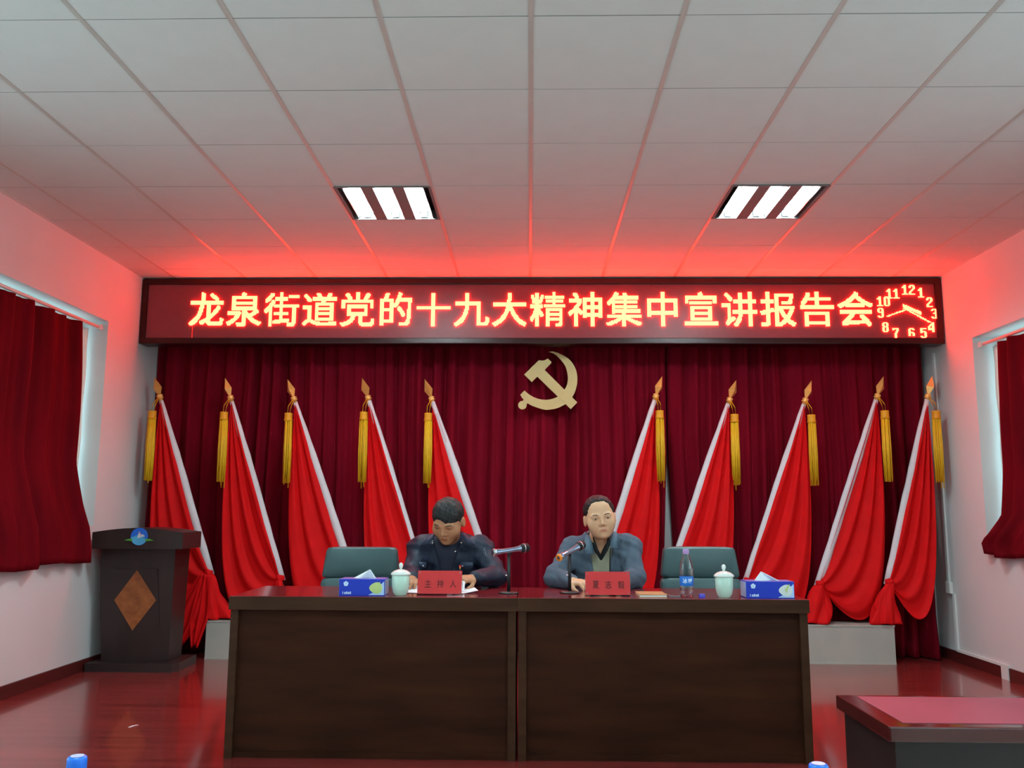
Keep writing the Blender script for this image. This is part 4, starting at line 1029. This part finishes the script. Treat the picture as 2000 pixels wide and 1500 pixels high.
# --- speaker in the blue-grey jacket (right)
JR = joints(.40, (.392, 5.035, .985), (.398, 5.07, .83), (.245, 5.06, .945), (.566, 5.055, .958), (.140, 4.90, .808), (.580, 4.90, .808), (.228, 4.745, .797), (.47, 4.70, .797),
            hdA=(.75, -.62, -.06), hnA=(.15, -.35, 1), hsA=1, curlA=(.75, .95), hdB=(-.8, -.5, -.05), hnB=(0, -.1, 1), hsB=-1, curlB=(.4, .6))
HRr = rotm(.05, .04, math.radians(8))
tR, bR, lr = person('seated man in an open blue-grey jacket speaking into the tilted microphone', (.40, 5.12, .0), (.394, 4.955, 1.138), HRr, JR, 'skin', 'hair', 'grey', (1.07, 1, .985))
lower_clothes(tR, JR)
def cut_v(F, cx, z0, w0, z1, w1, ymax):
    """open the garment front: wedge between heights z0 (half width w0) and z1 (w1), nearer than ymax"""
    def fn(X, Y, Z):
        t = np.clip((Z-z0)/(z1-z0), -.5, 1.3); w = w0+(w1-w0)*t
        return np.maximum(np.abs(X-cx)-w, Y-ymax)+0*Z
    F.comb(fn, (cx-.2, 4.6, .4), (cx+.2, ymax, 1.2), .004, 'sub')
vest = clothing('knit_vest', tR, 'beige', JR, .006, .0, (.15, 4.88, .5), (.66, 5.24, 1.10), .006, .0012, arms=False,
                carve=lambda F: cut_v(F, .400, .895, .0, 1.04, .085, 5.06))
shirt = clothing('black_shirt', tR, 'blacktop', JR, .0025, .002, (.02, 4.66, .55), (.74, 5.24, 1.10), .006, .0008, carve=lambda F: cut_v(F, .398, .93, .0, 1.05, .055, 5.035))
jk = clothing('jacket', tR, 'greyjacket', JR, .020, .012, (.02, 4.66, .5), (.74, 5.28, 1.13), .0055, .0048,
              carve=lambda F: (cut_v(F, .402, .78, .036, 1.04, .075, 5.08), F.cone((.392, 4.97, 1.10), (.392, 5.03, 1.0), .07, .062, .006, 'sub')))
plate('collar_flap', [(.334, 4.962, 1.040), (.349, 4.915, .992), (.360, 4.892, .938), (.312, 4.897, .930), (.302, 4.915, .972), (.308, 4.955, 1.022), (.318, 4.985, 1.044)], .012, 'collar', jk)
plate('collar_flap', [(.462, 4.962, 1.052), (.450, 4.915, 1.000), (.444, 4.892, .970), (.493, 4.900, .960), (.504, 4.922, 1.015), (.496, 4.96, 1.050), (.480, 4.985, 1.062)], .012, 'collar', jk)
plate('shirt_collar', [(.352, 4.940, 1.030), (.362, 4.915, .965), (.396, 4.918, .905), (.392, 4.93, .938), (.368, 4.945, .985), (.36, 4.955, 1.03)], .006, 'blacktop', shirt)
plate('shirt_collar', [(.446, 4.945, 1.035), (.438, 4.915, .965), (.404, 4.918, .905), (.408, 4.93, .938), (.428, 4.945, .985), (.438, 4.955, 1.03)], .006, 'blacktop', shirt)
obj('front_seam', tube([(.446, 4.893, .97), (.442, 4.880, .90), (.440, 4.878, .80)], .0035, 6), 'blacktop', jk, True)

# --- reading man in the navy jacket (left)
JL = joints(-.455, (-.462, 5.04, .975), (-.455, 5.07, .82), (-.625, 5.06, .948), (-.285, 5.06, .948), (-.655, 4.91, .812), (-.185, 4.89, .812), (-.630, 4.73, .806), (-.300, 4.725, .812),
            hdA=(.06, -1, .05), hnA=(.3, .1, 1), hsA=1, curlA=(.35, .5), hdB=(-.72, -.62, .0), hnB=(-.1, -.45, 1), hsB=-1, curlB=(.85, .9))
HRl = rotm(math.radians(32), -.26, math.radians(-4))
tL, bL, ll = person('seated man in a navy jacket bowing his head over papers', (-.455, 5.12, .0), (-.462, 4.945, 1.117), HRl, JL, 'skin2', 'hairgrey', 'navy', (1.09, 1, 1))
lower_clothes(tL, JL)
clothing('dark_sweater', tL, 'navytop', JL, .006, .003, (-.80, 4.66, .5), (-.06, 5.26, 1.10), .006, .001)
def quilt(F):
    Z = (F.lo[2]+F.h*np.arange(F.n[2]))[None, None, :]
    F.F += (.0035*np.cos(2*PI*Z/.085)).astype(np.float32)
jl = clothing('quilted_jacket', tL, 'navy', JL, .024, .016, (-.80, 4.66, .5), (-.04, 5.30, 1.13), .0055, .004, puff=quilt,
              carve=lambda F: (cut_v(F, -.470, .80, .022, 1.03, .085, 5.08), F.cone((-.47, 4.95, 1.08), (-.465, 5.03, 1.0), .075, .066, .006, 'sub')))
plate('collar_flap', [(-.545, 4.975, 1.048), (-.582, 4.945, 1.020), (-.616, 4.918, .972), (-.572, 4.892, .985), (-.540, 4.895, 1.012), (-.530, 4.93, 1.035)], .014, 'navycollar', jl)
plate('collar_flap', [(-.385, 4.975, 1.052), (-.345, 4.945, 1.022), (-.303, 4.918, .976), (-.350, 4.892, .990), (-.382, 4.895, 1.018), (-.394, 4.93, 1.040)], .014, 'navycollar', jl)
for q, x in (('pocket_flap', -.612), ('pocket_flap', -.352)):
    plate(q, [(x-.035, 4.905, .888), (x+.035, 4.895, .888), (x+.036, 4.893, .858), (x, 4.892, .852), (x-.036, 4.902, .858)], .02, 'navycollar', jl)
for x, y, z in ((-.545, 4.912, .992), (-.383, 4.912, .993), (-.415, 4.895, .945), (-.592, 4.888, .866), (-.372, 4.886, .866)):
    bm = lathe([(0, .003), (.004, .0025), (.0055, 0), (0, -.004)], 12); bm.transform(Matrix.Translation((x, y, z))@Matrix.Rotation(PI/2, 4, 'X')); obj('snap_button', bm, 'chrome', jl, True)
bd = obj('lapel_badge', prism_y([(-.392, .872), (-.379, .872), (-.379, .862), (-.3855, .852), (-.392, .862)], 4.878, 4.882), 'platered', jl)
obj('badge_gold', prism_y([(-.390, .862), (-.381, .862), (-.3855, .846)], 4.876, 4.8785), 'gold', bd)
